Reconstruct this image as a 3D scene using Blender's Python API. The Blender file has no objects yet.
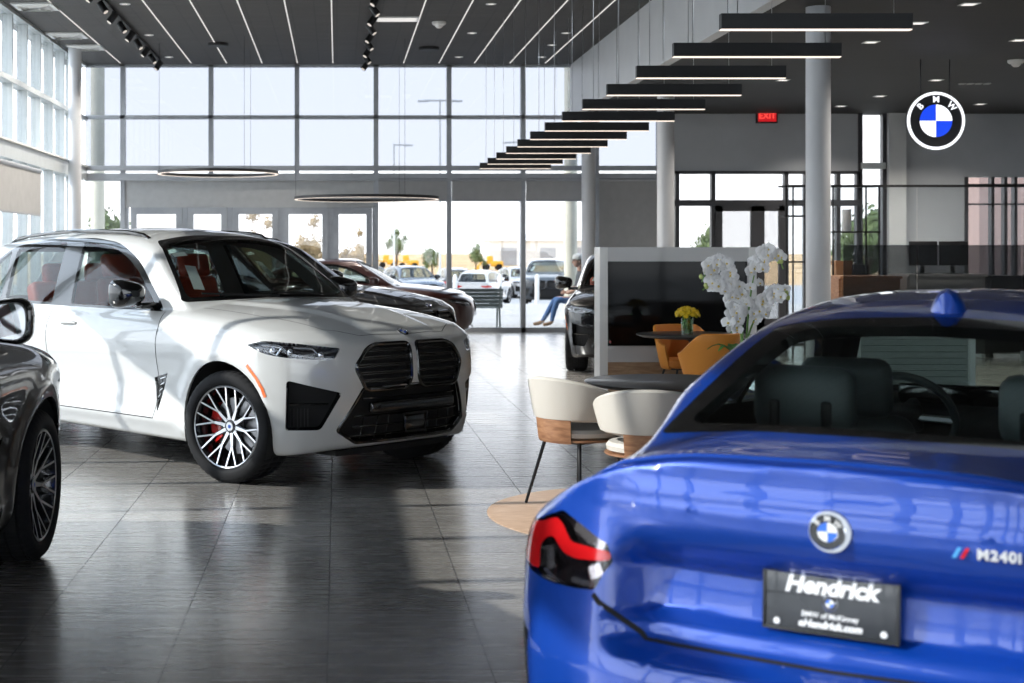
import bpy, bmesh, math, random
import numpy as np
from mathutils import Vector, Matrix
random.seed(7)
PI = math.pi
SC = bpy.context.scene
COL = SC.collection

# ------------------------------------------------------------------ materials
MATS = {}
def mat(name, col=(.5, .5, .5), rough=.5, metal=0., coat=0., spec=.5, emit=None, estr=0., coat_rough=.03, bump=0., bscale=200., sheen=0., var=0., vscale=8.):
    """Principled material with a little procedural variation."""
    if name in MATS: return MATS[name]
    m = bpy.data.materials.new(name); m.use_nodes = True
    nt = m.node_tree; b = nt.nodes['Principled BSDF']
    b.inputs['Base Color'].default_value = (*col, 1)
    b.inputs['Roughness'].default_value = rough
    b.inputs['Metallic'].default_value = metal
    b.inputs['Specular IOR Level'].default_value = spec
    b.inputs['Coat Weight'].default_value = coat
    b.inputs['Coat Roughness'].default_value = coat_rough
    if sheen: b.inputs['Sheen Weight'].default_value = sheen
    if emit:
        b.inputs['Emission Color'].default_value = (*emit, 1)
        b.inputs['Emission Strength'].default_value = estr
    if bump or var:
        tc = nt.nodes.new('ShaderNodeTexCoord')
        n = nt.nodes.new('ShaderNodeTexNoise'); n.inputs['Scale'].default_value = bscale if bump else vscale
        n.inputs['Detail'].default_value = 4
        nt.links.new(tc.outputs['Object'], n.inputs['Vector'])
        if bump:
            bp = nt.nodes.new('ShaderNodeBump'); bp.inputs['Strength'].default_value = bump; bp.inputs['Distance'].default_value = .01
            nt.links.new(n.outputs['Fac'], bp.inputs['Height']); nt.links.new(bp.outputs['Normal'], b.inputs['Normal'])
        if var:
            r = nt.nodes.new('ShaderNodeMapRange')
            r.inputs['From Min'].default_value = .3; r.inputs['From Max'].default_value = .7
            r.inputs['To Min'].default_value = 1 - var; r.inputs['To Max'].default_value = 1 + var
            nt.links.new(n.outputs['Fac'], r.inputs['Value'])
            mx = nt.nodes.new('ShaderNodeVectorMath'); mx.operation = 'SCALE'
            mx.inputs[0].default_value = col
            nt.links.new(r.outputs['Result'], mx.inputs['Scale']); nt.links.new(mx.outputs['Vector'], b.inputs['Base Color'])
    MATS[name] = m
    return m

def glass(name, tint=(1, 1, 1), refl=1.0, rough=0.):
    """thin architectural / car glass: tinted see-through plus a facing-dependent mirror reflection"""
    if name in MATS: return MATS[name]
    m = bpy.data.materials.new(name); m.use_nodes = True
    nt = m.node_tree; nt.nodes.clear()
    out = nt.nodes.new('ShaderNodeOutputMaterial'); mix = nt.nodes.new('ShaderNodeMixShader')
    tr = nt.nodes.new('ShaderNodeBsdfTransparent'); tr.inputs['Color'].default_value = (*tint, 1)
    gl = nt.nodes.new('ShaderNodeBsdfGlossy'); gl.inputs['Roughness'].default_value = rough
    lw = nt.nodes.new('ShaderNodeLayerWeight'); lw.inputs['Blend'].default_value = .5
    p = nt.nodes.new('ShaderNodeMath'); p.operation = 'POWER'; p.inputs[1].default_value = 5
    k = nt.nodes.new('ShaderNodeMath'); k.operation = 'MULTIPLY_ADD'; k.inputs[1].default_value = .9 * refl; k.inputs[2].default_value = .05 * refl
    nt.links.new(lw.outputs['Facing'], p.inputs[0]); nt.links.new(p.outputs[0], k.inputs[0])
    nt.links.new(k.outputs[0], mix.inputs[0]); nt.links.new(tr.outputs[0], mix.inputs[1]); nt.links.new(gl.outputs[0], mix.inputs[2])
    nt.links.new(mix.outputs[0], out.inputs['Surface'])
    MATS[name] = m
    return m

def emis(name, col, s):
    return mat(name, tuple(c * .25 for c in col), .5, emit=col, estr=s)

# ------------------------------------------------------------------ object tree
def tag(o, label=None, cat=None, group=None, kind=None):
    if label: o['label'] = label
    if cat: o['category'] = cat
    if group: o['group'] = group
    if kind: o['kind'] = kind
    return o
def thing(name, label, cat, loc=(0, 0, 0), rz=0., group=None):
    o = bpy.data.objects.new(name, None); COL.objects.link(o)
    o.empty_display_size = .1
    o.location = loc; o.rotation_euler = (0, 0, rz)
    return tag(o, label, cat, group)
def link(name, me, parent=None, loc=None, rot=None):
    o = bpy.data.objects.new(name, me); COL.objects.link(o)
    if parent: o.parent = parent
    if loc: o.location = loc
    if rot: o.rotation_euler = rot
    return o
def copy_tree(o, parent=None):
    c = o.copy(); COL.objects.link(c)
    if parent: c.parent = parent
    for ch in [k for k in o.children]:
        copy_tree(ch, c)
    return c
def struct(o):
    o['kind'] = 'structure'; return o

class MB:
    """collects shapes for ONE mesh object"""
    def __init__(s): s.v = []; s.f = []; s.m = []; s.sm = []; s.mats = []
    def mi(s, m):
        if m not in s.mats: s.mats.append(m)
        return s.mats.index(m)
    def add(s, vs, fs, m, smooth=False, M=None):
        o = len(s.v)
        if M is not None: vs = [tuple(M @ Vector(v)) for v in vs]
        s.v += [tuple(v) for v in vs]; i = s.mi(m)
        for f in fs:
            s.f.append(tuple(o + k for k in f)); s.m.append(i); s.sm.append(smooth)
        return s
    def box(s, c, d, m, rz=0., M=None):
        x, y, z = d[0] / 2, d[1] / 2, d[2] / 2
        vs = [(a * x, b * y, e * z) for e in (-1, 1) for b in (-1, 1) for a in (-1, 1)]
        if rz: cs, sn = math.cos(rz), math.sin(rz); vs = [(a * cs - b * sn, a * sn + b * cs, e) for a, b, e in vs]
        vs = [(a + c[0], b + c[1], e + c[2]) for a, b, e in vs]
        return s.add(vs, [(0, 2, 3, 1), (4, 5, 7, 6), (0, 1, 5, 4), (2, 6, 7, 3), (0, 4, 6, 2), (1, 3, 7, 5)], m, False, M)
    def bx(s, x0, x1, y0, y1, z0, z1, m, M=None):
        return s.box(((x0 + x1) / 2, (y0 + y1) / 2, (z0 + z1) / 2), (x1 - x0, y1 - y0, z1 - z0), m, 0, M)
    def rbox(s, c, d, r, m, seg=3, M=None, rot=None, taper=None, bulge=0.):
        """rounded box (bevelled); taper scales x,y of the top"""
        bm = bmesh.new(); bmesh.ops.create_cube(bm, size=1)
        for v in bm.verts:
            v.co = Vector((v.co.x * d[0], v.co.y * d[1], v.co.z * d[2]))
            if taper and v.co.z > 0: v.co.x *= taper[0]; v.co.y *= taper[1]
        bmesh.ops.bevel(bm, geom=bm.edges[:], offset=r, segments=seg, affect='EDGES', profile=.5)
        R = Matrix.Translation(c) @ (rot.to_4x4() if rot is not None else Matrix.Identity(4))
        if M is not None: R = M @ R
        vs = [R @ v.co for v in bm.verts]; bm.verts.index_update()
        fs = [[v.index for v in f.verts] for f in bm.faces]; bm.free()
        return s.add(vs, fs, m, True)
    def tube(s, pts, r, m, n=8, closed=False, caps=True, M=None):
        pts = [Vector(p) for p in pts]; N = len(pts); vs = []; fs = []
        rr = r if hasattr(r, '__len__') else [r] * N
        up = None
        for i, p in enumerate(pts):
            if closed: t = (pts[(i + 1) % N] - pts[i - 1])
            else: t = pts[min(i + 1, N - 1)] - pts[max(i - 1, 0)]
            t = t.normalized() if t.length > 1e-9 else Vector((0, 0, 1))
            if up is None:
                up = Vector((0, 0, 1)) if abs(t.z) < .9 else Vector((1, 0, 0))
            a = (up - t * up.dot(t))
            if a.length < 1e-6: a = t.orthogonal()
            a.normalize(); b = t.cross(a); up = a
            for k in range(n):
                q = 2 * PI * (k + .5) / n
                vs.append(p + (a * math.cos(q) + b * math.sin(q)) * rr[i])
        for i in range(N if closed else N - 1):
            j = (i + 1) % N
            for k in range(n):
                l = (k + 1) % n
                fs.append((i * n + k, i * n + l, j * n + l, j * n + k))
        s.add(vs, fs, m, n > 4, M)
        if caps and not closed:
            o = len(s.v) - len(vs); i = s.mi(m)
            s.f.append(tuple(o + k for k in reversed(range(n)))); s.m.append(i); s.sm.append(False)
            s.f.append(tuple(o + (N - 1) * n + k for k in range(n))); s.m.append(i); s.sm.append(False)
        return s
    def lathe(s, prof, m, n=32, M=None, axis='z', a0=0., a1=2 * PI, smooth=True):
        """prof: list of (r, h)"""
        full = abs(a1 - a0 - 2 * PI) < 1e-6; K = len(prof); vs = []; fs = []
        cnt = n if full else n + 1
        for i in range(cnt):
            a = a0 + (a1 - a0) * i / n
            for r, h in prof:
                x, y = r * math.cos(a), r * math.sin(a)
                vs.append((x, y, h) if axis == 'z' else ((x, h, y) if axis == 'y' else (h, x, y)))
        for i in range(n):
            j = (i + 1) % cnt
            for k in range(K - 1):
                fs.append((i * K + k, j * K + k, j * K + k + 1, i * K + k + 1))
        return s.add(vs, fs, m, smooth, M)
    def cyl(s, p0, p1, r, m, n=16, r1=None):
        return s.tube([p0, p1], [r, r if r1 is None else r1], m, n)
    def prism(s, pts, h0, h1, m, axis='z', M=None):
        """extrude a 2-D polygon along an axis"""
        N = len(pts)
        def P(a, b, h): return (a, b, h) if axis == 'z' else ((a, h, b) if axis == 'y' else (h, a, b))
        vs = [P(a, b, h0) for a, b in pts] + [P(a, b, h1) for a, b in pts]
        fs = [tuple(reversed(range(N))), tuple(range(N, 2 * N))]
        for i in range(N):
            j = (i + 1) % N; fs.append((i, j, N + j, N + i))
        return s.add(vs, fs, m, False, M)
    def grid(s, rows, m, smooth=True, M=None, closed_u=False):
        R = len(rows); K = len(rows[0]); vs = [p for r in rows for p in r]; fs = []
        for i in range(R - 1):
            for k in range(K if closed_u else K - 1):
                l = (k + 1) % K
                fs.append((i * K + k, i * K + l, (i + 1) * K + l, (i + 1) * K + k))
        return s.add(vs, fs, m, smooth, M)
    def ball(s, c, r, m, n=12, sc=(1, 1, 1)):
        rows = []
        for i in range(n // 2 + 1):
            t = PI * i / (n // 2)
            rows.append([(c[0] + r * sc[0] * math.sin(t) * math.cos(2 * PI * k / n), c[1] + r * sc[1] * math.sin(t) * math.sin(2 * PI * k / n), c[2] - r * sc[2] * math.cos(t)) for k in range(n)])
        return s.grid(rows, m, True, closed_u=True)
    def mesh(s, name):
        me = bpy.data.meshes.new(name)
        me.from_pydata(s.v, [], s.f)
        for m in s.mats: me.materials.append(m)
        me.polygons.foreach_set('material_index', s.m)
        me.polygons.foreach_set('use_smooth', s.sm)
        me.validate(); me.update()
        if any(s.sm) :
            bm = bmesh.new(); bm.from_mesh(me)
            bmesh.ops.remove_doubles(bm, verts=bm.verts, dist=1e-6)
            bmesh.ops.recalc_face_normals(bm, faces=bm.faces)
            for e in bm.edges:
                if len(e.link_faces) == 2 and e.calc_face_angle(0) > .7: e.smooth = False
            bm.to_mesh(me); bm.free()
        else:
            bm = bmesh.new(); bm.from_mesh(me); bmesh.ops.recalc_face_normals(bm, faces=bm.faces); bm.to_mesh(me); bm.free()
        return me
    def build(s, name, parent=None, loc=None, rot=None):
        return link(name, s.mesh(name), parent, loc, rot)

def text_mesh(txt, size, depth, m, M, bold=0., shear=0., align='CENTER', spacing=1.):
    """text as (verts, faces) appended by caller"""
    cu = bpy.data.curves.new('t', 'FONT'); cu.body = txt; cu.size = size; cu.extrude = depth; cu.align_x = align; cu.align_y = 'CENTER'
    cu.offset = bold; cu.shear = shear; cu.space_character = spacing; cu.resolution_u = 4
    o = bpy.data.objects.new('t', cu); COL.objects.link(o)
    dg = bpy.context.evaluated_depsgraph_get(); me = bpy.data.meshes.new_from_object(o.evaluated_get(dg))
    vs = [tuple(M @ v.co) for v in me.vertices]; fs = [tuple(p.vertices) for p in me.polygons]
    bpy.data.objects.remove(o); bpy.data.curves.remove(cu); bpy.data.meshes.remove(me)
    return vs, fs
# ------------------------------------------------------------------ car bodies: a smooth solid sampled to a dense skin, then cut into panels, panes and lamps
def curve(xs, ys):
    """monotone cubic through points, constant outside"""
    xs = np.array(xs, float); ys = np.array(ys, float); h = np.diff(xs); d = np.diff(ys) / h
    m = np.zeros(len(xs))
    for i in range(1, len(xs) - 1):
        if d[i - 1] * d[i] > 0:
            w1 = 2 * h[i] + h[i - 1]; w2 = h[i] + 2 * h[i - 1]; m[i] = (w1 + w2) / (w1 / d[i - 1] + w2 / d[i])
    m[0] = d[0]; m[-1] = d[-1]
    def f(x):
        x = np.asarray(x, float); xc = np.clip(x, xs[0], xs[-1])
        i = np.clip(np.searchsorted(xs, xc, side='right') - 1, 0, len(xs) - 2)
        t = (xc - xs[i]) / h[i]; t2 = t * t; t3 = t2 * t
        return (2 * t3 - 3 * t2 + 1) * ys[i] + (t3 - 2 * t2 + t) * h[i] * m[i] + (-2 * t3 + 3 * t2) * ys[i + 1] + (t3 - t2) * h[i] * m[i + 1]
    return f
def smin(a, b, k):
    h = np.maximum(k - np.abs(a - b), 0) / k
    return np.minimum(a, b) - h * h * k * .25
def smax(a, b, k): return -smin(-a, -b, k)
def sstep(x, a, b):
    t = np.clip((x - a) / (b - a), 0, 1); return t * t * (3 - 2 * t)

def grad(f, P, e=1.5e-3):
    x, y, z = P[:, 0], P[:, 1], P[:, 2]
    g = np.stack([f(x + e, y, z) - f(x - e, y, z), f(x, y + e, z) - f(x, y - e, z), f(x, y, z + e) - f(x, y, z - e)], 1) / (2 * e)
    return g

def surface_nets(f, lo, hi, h):
    n = [int(math.ceil((b - a) / h)) + 1 for a, b in zip(lo, hi)]
    X = lo[0] + h * np.arange(n[0]); Y = lo[1] + h * np.arange(n[1]); Z = lo[2] + h * np.arange(n[2])
    S = f(X[:, None, None], Y[None, :, None], Z[None, None, :]); S = np.broadcast_to(S, n).astype(np.float32)
    neg = S < 0
    acc = np.zeros((n[0] - 1, n[1] - 1, n[2] - 1, 3), np.float32); cnt = np.zeros((n[0] - 1, n[1] - 1, n[2] - 1), np.float32)
    sl = lambda o, N: slice(o, N - 1 + o)
    for ax in range(3):
        for a in (0, 1):
            for b in (0, 1):
                o0 = [0, 0, 0]; oth = [i for i in range(3) if i != ax]; o0[oth[0]] = a; o0[oth[1]] = b
                o1 = list(o0); o1[ax] = 1
                A = S[sl(o0[0], n[0]), sl(o0[1], n[1]), sl(o0[2], n[2])]; B = S[sl(o1[0], n[0]), sl(o1[1], n[1]), sl(o1[2], n[2])]
                c = (A < 0) != (B < 0)
                t = np.where(c, A / np.where(c, A - B, 1), 0)
                p = np.zeros(acc.shape, np.float32); p[..., ax] = t; p[..., oth[0]] = a; p[..., oth[1]] = b
                acc += p * c[..., None]; cnt += c
    act = cnt > 0; idx = -np.ones(act.shape, np.int64); idx[act] = np.arange(act.sum())
    cell = np.argwhere(act)
    V = (cell + acc[act] / cnt[act][:, None]) * h + np.array(lo)
    F = []
    for ax in range(3):
        oth = [i for i in range(3) if i != ax]
        N = list(n); s0 = [slice(None)] * 3; s1 = [slice(None)] * 3
        s0[ax] = slice(0, n[ax] - 1); s1[ax] = slice(1, n[ax])
        for o in oth: s0[o] = slice(1, n[o] - 1); s1[o] = slice(1, n[o] - 1)
        c = neg[tuple(s0)] != neg[tuple(s1)]; flip = neg[tuple(s1)][c]
        e = np.argwhere(c)
        for o in oth: e[:, o] += 1
        def cid(da, db):
            q = e.copy(); q[:, oth[0]] += da; q[:, oth[1]] += db
            return idx[q[:, 0], q[:, 1], q[:, 2]]
        Q = np.stack([cid(-1, -1), cid(0, -1), cid(0, 0), cid(-1, 0)], 1)
        if ax == 1: flip = ~flip
        Q[flip] = Q[flip][:, ::-1]
        F.append(Q)
    return V, np.concatenate(F)

class Shell:
    def __init__(s, f, lo, hi, h, zcut=None):
        s.f = f; s.h = h
        V, Q = surface_nets(f, lo, hi, h)
        for _ in range(5):
            g = grad(f, V); v = f(V[:, 0], V[:, 1], V[:, 2])
            st = v / np.maximum((g * g).sum(1), .04); st = np.clip(st, -h * .7, h * .7)
            V = V - g * st[:, None]
        s.V = V
        # shorter diagonal
        d0 = ((V[Q[:, 0]] - V[Q[:, 2]])**2).sum(1); d1 = ((V[Q[:, 1]] - V[Q[:, 3]])**2).sum(1); c = d0 <= d1
        T = np.concatenate([Q[c][:, [0, 1, 2]], Q[c][:, [0, 2, 3]], Q[~c][:, [0, 1, 3]], Q[~c][:, [1, 2, 3]]])
        # orient outward
        g = grad(f, V); nf = np.cross(V[T[:, 1]] - V[T[:, 0]], V[T[:, 2]] - V[T[:, 0]])
        fl = (nf * g[T[:, 0]]).sum(1) < 0; T[fl] = T[fl][:, ::-1]
        s.T = T; s.lab = np.zeros(len(T), int); s.names = ['body']
        s.N = g / np.linalg.norm(g, axis=1)[:, None]
    def label(s, name):
        if name not in s.names: s.names.append(name)
        return s.names.index(name)
    def cut(s, poly, name, U, W, D, cond=None, only=('body',), ndot=.05):
        """faces of labels `only` seen from D inside the polygon (coordinates along U, W) get label `name`; crisp edges"""
        U, W, D = (np.array(a, float) for a in (U, W, D)); P = np.array(poly, float)
        ids = [s.names.index(o) for o in only if o in s.names]
        m = s.h * 1.8
        def prep(T):
            C = s.V[T].mean(1); n = s.N[T].mean(1)
            ok = (n @ D > ndot)
            if cond is not None: ok &= cond(C[:, 0], C[:, 1], C[:, 2])
            u = C @ U; w = C @ W
            ok &= (u > P[:, 0].min() - 2 * m) & (u < P[:, 0].max() + 2 * m) & (w > P[:, 1].min() - 2 * m) & (w < P[:, 1].max() + 2 * m)
            return ok
        sel = prep(s.T) & np.isin(s.lab, ids)
        T = s.T[sel]; lab = s.lab[sel]; restT = s.T[~sel]; restL = s.lab[~sel]
        for i in range(len(P)):
            a = P[i]; b = P[(i + 1) % len(P)]; t = b - a; L = np.linalg.norm(t)
            if L < 1e-6: continue
            t = t / L; nn = np.array([-t[1], t[0]])
            u = s.V @ U; w = s.V @ W
            d = (u - a[0]) * nn[0] + (w - a[1]) * nn[1]; al = (u - a[0]) * t[0] + (w - a[1]) * t[1]
            d[np.abs(d) < 2e-4] = 0
            E = np.sort(np.concatenate([T[:, [0, 1]], T[:, [1, 2]], T[:, [2, 0]]]), 1)
            key = E[:, 0] * np.int64(len(s.V)) + E[:, 1]
            uk, inv = np.unique(key, return_inverse=True); e0 = uk // len(s.V); e1 = uk % len(s.V)
            cr = d[e0] * d[e1] < 0
            tt = np.where(cr, d[e0] / np.where(cr, d[e0] - d[e1], 1), 0)
            ap = al[e0] + (al[e1] - al[e0]) * tt
            cr &= (ap > -m) & (ap < L + m)
            if not cr.any(): continue
            new = -np.ones(len(uk), int); k = cr.sum(); new[cr] = len(s.V) + np.arange(k)
            tc = tt[cr][:, None]
            s.V = np.concatenate([s.V, s.V[e0[cr]] * (1 - tc) + s.V[e1[cr]] * tc])
            nn3 = s.N[e0[cr]] * (1 - tc) + s.N[e1[cr]] * tc
            s.N = np.concatenate([s.N, nn3 / np.maximum(np.linalg.norm(nn3, axis=1)[:, None], 1e-9)])
            K = len(T); ne = np.stack([new[inv[:K]], new[inv[K:2 * K]], new[inv[2 * K:]]], 1)
            c = (ne >= 0).sum(1); out = [T[c == 0]]; ol = [lab[c == 0]]
            for r in range(3):
                p, q, z = r, (r + 1) % 3, (r + 2) % 3
                mk = (c == 1) & (ne[:, p] >= 0); A = T[mk]; e = ne[mk][:, p]; l = lab[mk]
                out += [np.stack([A[:, p], e, A[:, z]], 1), np.stack([e, A[:, q], A[:, z]], 1)]; ol += [l, l]
                mk = (c == 2) & (ne[:, p] >= 0) & (ne[:, q] >= 0); A = T[mk]; e = ne[mk][:, p]; g = ne[mk][:, q]; l = lab[mk]
                out += [np.stack([e, A[:, q], g], 1), np.stack([A[:, p], e, g], 1), np.stack([A[:, p], g, A[:, z]], 1)]; ol += [l, l, l]
            mk = c == 3; out.append(T[mk]); ol.append(lab[mk])
            T = np.concatenate(out); lab = np.concatenate(ol)
        C = s.V[T].mean(1); u = C @ U; w = C @ W; ins = np.zeros(len(T), bool)
        for i in range(len(P)):
            a = P[i]; b = P[(i + 1) % len(P)]
            cc = (a[1] > w) != (b[1] > w)
            with np.errstate(divide='ignore', invalid='ignore'):
                xi = (b[0] - a[0]) * (w - a[1]) / (b[1] - a[1]) + a[0]
            ins ^= cc & (u < xi)
        ins &= prep(T)
        lab = lab.copy(); lab[ins] = s.label(name)
        s.T = np.concatenate([restT, T]); s.lab = np.concatenate([restL, lab])
    def side(s, poly, name, cond=None, only=('body',), both=True):
        """cut seen from the side: polygon in (x, z); names get suffix by side"""
        for sg in ((1, -1) if both else (both,)):
            c = (lambda x, y, z, sg=sg: (y * sg > .25) & (cond(x, y, z) if cond else True))
            s.cut(poly, name + ('_l' if sg > 0 else '_r'), (1, 0, 0), (0, 0, 1), (0, sg, 0), c, tuple(o + ('_l' if sg > 0 else '_r') if o.endswith('*') is False and o != 'body' else o for o in only))
    def tris(s, name):
        return s.T[s.lab == s.names.index(name)] if name in s.names else np.zeros((0, 3), int)
    def mesh(s, names, mname, m, off=0., flip=False, extra=None):
        """mesh from labels; off moves it along the normal"""
        T = np.concatenate([s.tris(n) for n in names])
        used, inv = np.unique(T, return_inverse=True); V = s.V[used] + s.N[used] * off; N = s.N[used]; T = inv.reshape(-1, 3)
        if flip: T = T[:, ::-1]; N = -N
        me = bpy.data.meshes.new(mname)
        me.vertices.add(len(V)); me.vertices.foreach_set('co', V.astype(np.float32).ravel())
        me.loops.add(len(T) * 3); me.loops.foreach_set('vertex_index', T.astype(np.int32).ravel())
        me.polygons.add(len(T)); me.polygons.foreach_set('loop_start', np.arange(0, len(T) * 3, 3, dtype=np.int32))
        me.materials.append(m)
        me.update(calc_edges=True)
        me.polygons.foreach_set('use_smooth', np.ones(len(T), bool))
        me.normals_split_custom_set_from_vertices(N.tolist())
        return me
    def border(s, names):
        """directed border edges of a label set"""
        T = np.concatenate([s.tris(n) for n in names])
        E = np.concatenate([T[:, [0, 1]], T[:, [1, 2]], T[:, [2, 0]]])
        big = np.int64(len(s.V)); k = E[:, 0] * big + E[:, 1]; r = E[:, 1] * big + E[:, 0]
        return E[~np.isin(k, r)]
    def rim(s, mb, names, m, off0, off1):
        """wall around the border of a label set, from off0 to off1 along the normal"""
        E = s.border(names); o = len(mb.v); a = s.V[E[:, 0]]; b = s.V[E[:, 1]]; na = s.N[E[:, 0]]; nb = s.N[E[:, 1]]
        vs = np.stack([a + na * off0, b + nb * off0, b + nb * off1, a + na * off1], 1).reshape(-1, 3)
        mb.add(vs.tolist(), [(4 * i, 4 * i + 1, 4 * i + 2, 4 * i + 3) for i in range(len(E))], m, False)
    def copyfaces(s, mb, names, m, off, shrink=None):
        T = np.concatenate([s.tris(n) for n in names]); used, inv = np.unique(T, return_inverse=True)
        V = s.V[used] + s.N[used] * off
        mb.add(V.tolist(), inv.reshape(-1, 3).tolist(), m, True)
    def project(s, pts, U, W, D, far=4.):
        """points (u, w) dropped on to the skin along -D; returns points and normals"""
        U, W, D = (np.array(a, float) for a in (U, W, D)); P = np.array(pts, float)
        B = P[:, :1] * U + P[:, 1:2] * W + D * far
        F = lambda q: s.f(q[:, 0], q[:, 1], q[:, 2])
        t0 = np.zeros(len(P)); done = np.zeros(len(P), bool); t = np.zeros(len(P))
        for i in range(int(far * 2 / .01)):
            t = t + np.where(done, 0, .01); v = F(B - D * t[:, None]); done |= v < 0
            if done.all(): break
        lo = t - .01; hi = t
        for _ in range(16):
            md = (lo + hi) / 2; v = F(B - D * md[:, None]) < 0; hi = np.where(v, md, hi); lo = np.where(v, lo, md)
        Q = B - D * hi[:, None]; g = grad(s.f, Q); g /= np.linalg.norm(g, axis=1)[:, None]
        return Q, g
    def ribbon(s, mb, pts, U, W, D, width, m, off=.0008, step=.02, closed=False):
        """a strip of given width lying on the skin along a projected polyline (shut lines, trims)"""
        pts = np.array(pts + ([pts[0]] if closed else []), float); dense = [pts[0]]
        for a, b in zip(pts[:-1], pts[1:]):
            k = max(1, int(np.linalg.norm(b - a) / step))
            dense += [a + (b - a) * (i + 1) / k for i in range(k)]
        dense = np.array(dense); Q, g = s.project(dense, U, W, D)
        t = np.gradient(Q, axis=0); t /= np.maximum(np.linalg.norm(t, axis=1)[:, None], 1e-9); sd = np.cross(g, t)
        a = Q + sd * width / 2 + g * off; b = Q - sd * width / 2 + g * off
        mb.grid([[tuple(p), tuple(q)] for p, q in zip(a, b)], m, True)
    def line(s, pts, U, W, D, off=0., step=.02, closed=False):
        pts = np.array(list(pts) + ([pts[0]] if closed else []), float); dense = [pts[0]]
        for a, b in zip(pts[:-1], pts[1:]):
            k = max(1, int(np.linalg.norm(b - a) / step))
            dense += [a + (b - a) * (i + 1) / k for i in range(k)]
        if closed: dense = dense[:-1]
        Q, g = s.project(np.array(dense), U, W, D)
        return [tuple(p) for p in Q + g * off]

def rpoly(pts, r=.04, n=5):
    """polygon with rounded corners; r may be a list"""
    out = []; N = len(pts); P = [np.array(p, float) for p in pts]
    for i in range(N):
        a, b, c = P[i - 1], P[i], P[(i + 1) % N]; rr = r[i] if hasattr(r, '__len__') else r
        u = a - b; v = c - b; lu, lv = np.linalg.norm(u), np.linalg.norm(v); u /= lu; v /= lv
        d = min(rr, lu * .45, lv * .45)
        if d < 1e-4: out.append(tuple(b)); continue
        for k in range(n + 1):
            t = k / n; out.append(tuple((1 - t)**2 * (b + u * d) + 2 * t * (1 - t) * b + t * t * (b + v * d)))
    return out
# ------------------------------------------------------------------ the two body shapes (x forward, y left, z up, metres; origin on the ground between the axles)
def suv_shape():
    Wz = curve([.15, .24, .34, .5, .68, .82, .90, .97, 1.05, 1.12, 1.2], [.86, .905, .94, .953, .965, .985, .992, .984, .955, .92, .86])
    tap = curve([-2.62, -2.5, -2.3, -2.0, -1.6, -.9, 0, .9, 1.5, 1.8, 2.0, 2.2, 2.4], [.22, .13, .07, .025, .004, .012, .016, .01, .0, .012, .035, .085, .18])
    Xc = curve([.15, .28, .42, .58, .72, .86, .95, 1.02], [2.20, 2.27, 2.31, 2.335, 2.345, 2.335, 2.31, 2.22])
    fs = curve([0, .25, .45, .6, .75, .88, .97], [0, .008, .035, .085, .17, .29, .44])
    Xr = curve([.15, .3, .5, .65, .85, 1.0, 1.15], [2.38, 2.50, 2.58, 2.585, 2.55, 2.53, 2.50])
    rs = curve([0, .4, .65, .8, .92, 1.0], [0, .02, .07, .15, .28, .45])
    Hc = curve([.5, .95, 1.3, 1.65, 1.9, 2.1, 2.22, 2.3, 2.36], [1.215, 1.205, 1.185, 1.152, 1.11, 1.06, 1.02, .97, .91])
    crown = curve([0, .3, .55, .75, .88, .95, 1.0], [0, .006, .022, .05, .085, .12, .17])
    Wg = curve([1.0, 1.12, 1.3, 1.5, 1.62, 1.68, 1.75], [.935, .905, .845, .765, .712, .68, .63])
    gt = curve([-2.5, -2.1, -1.6, -.9, -.2, .3, .7, 1.1], [.13, .085, .035, .0, .0, .03, .055, .075])
    Rc = curve([-2.5, -2.2, -1.8, -1.3, -.8, -.3, .05, .3], [1.60, 1.645, 1.695, 1.735, 1.752, 1.745, 1.715, 1.665])
    rcr = curve([0, .3, .5, .62, .72], [0, .012, .035, .062, .11])
    wc = curve([0, .3, .55, .72, .9], [0, .012, .045, .09, .16])
    def f(x, y, z):
        a = np.abs(y)
        W = Wz(z) - tap(x)
        for ax in (1.486, -1.486):
            r = np.sqrt((x - ax)**2 + (z - .38)**2)
            W = W + .022 * np.exp(-((r - .47) / .075)**2) * sstep(z, .2, .3)
        W = W - .020 * np.exp(-((z - .60) / .11)**2) * (sstep(x, -1.15, -.7) - sstep(x, .55, .95))       # hollow along the doors
        W = W + .018 * np.exp(-((z - .36) / .05)**2) * (sstep(x, -1.05, -.8) - sstep(x, .75, 1.0))        # sill
        d = a - W
        zt = Hc(x) - crown(a)
        yc = .30 + .22 * sstep(x, 2.15, .9)                                                              # bonnet creases run from the screen to the grille
        zt = zt + .016 * sstep(a, yc + .05, yc - .05) * sstep(x, .75, 1.1) * sstep(x, 2.32, 2.1)
        d = smax(d, z - zt, .07)
        xf = Xc(z) - fs(a)
        d = smax(d, x - xf, .05)
        d = smax(d, -x - (Xr(z) - rs(a)), .06)
        zb = .215 + .06 * sstep(x, 1.9, 2.35) + .1 * sstep(-x, 1.9, 2.6)
        d = smax(d, zb - z, .04)
        g = (a - (Wg(z) - gt(x))) * .96
        g = smax(g, z - (Rc(x) - rcr(a)), .05)
        ws = (x - 1.02) * .545 + (z - 1.17) * .838 + wc(a) * .55
        g = smax(g, ws, .03)
        rw = (-x - 2.52) * .80 + (z - 1.12) * .60 + wc(a) * .7
        g = smax(g, rw, .05)
        g = np.maximum(g, .95 + .14 * sstep(-x, 1.7, 2.1) - z)
        return smin(d, g, .022)
    return f

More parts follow.
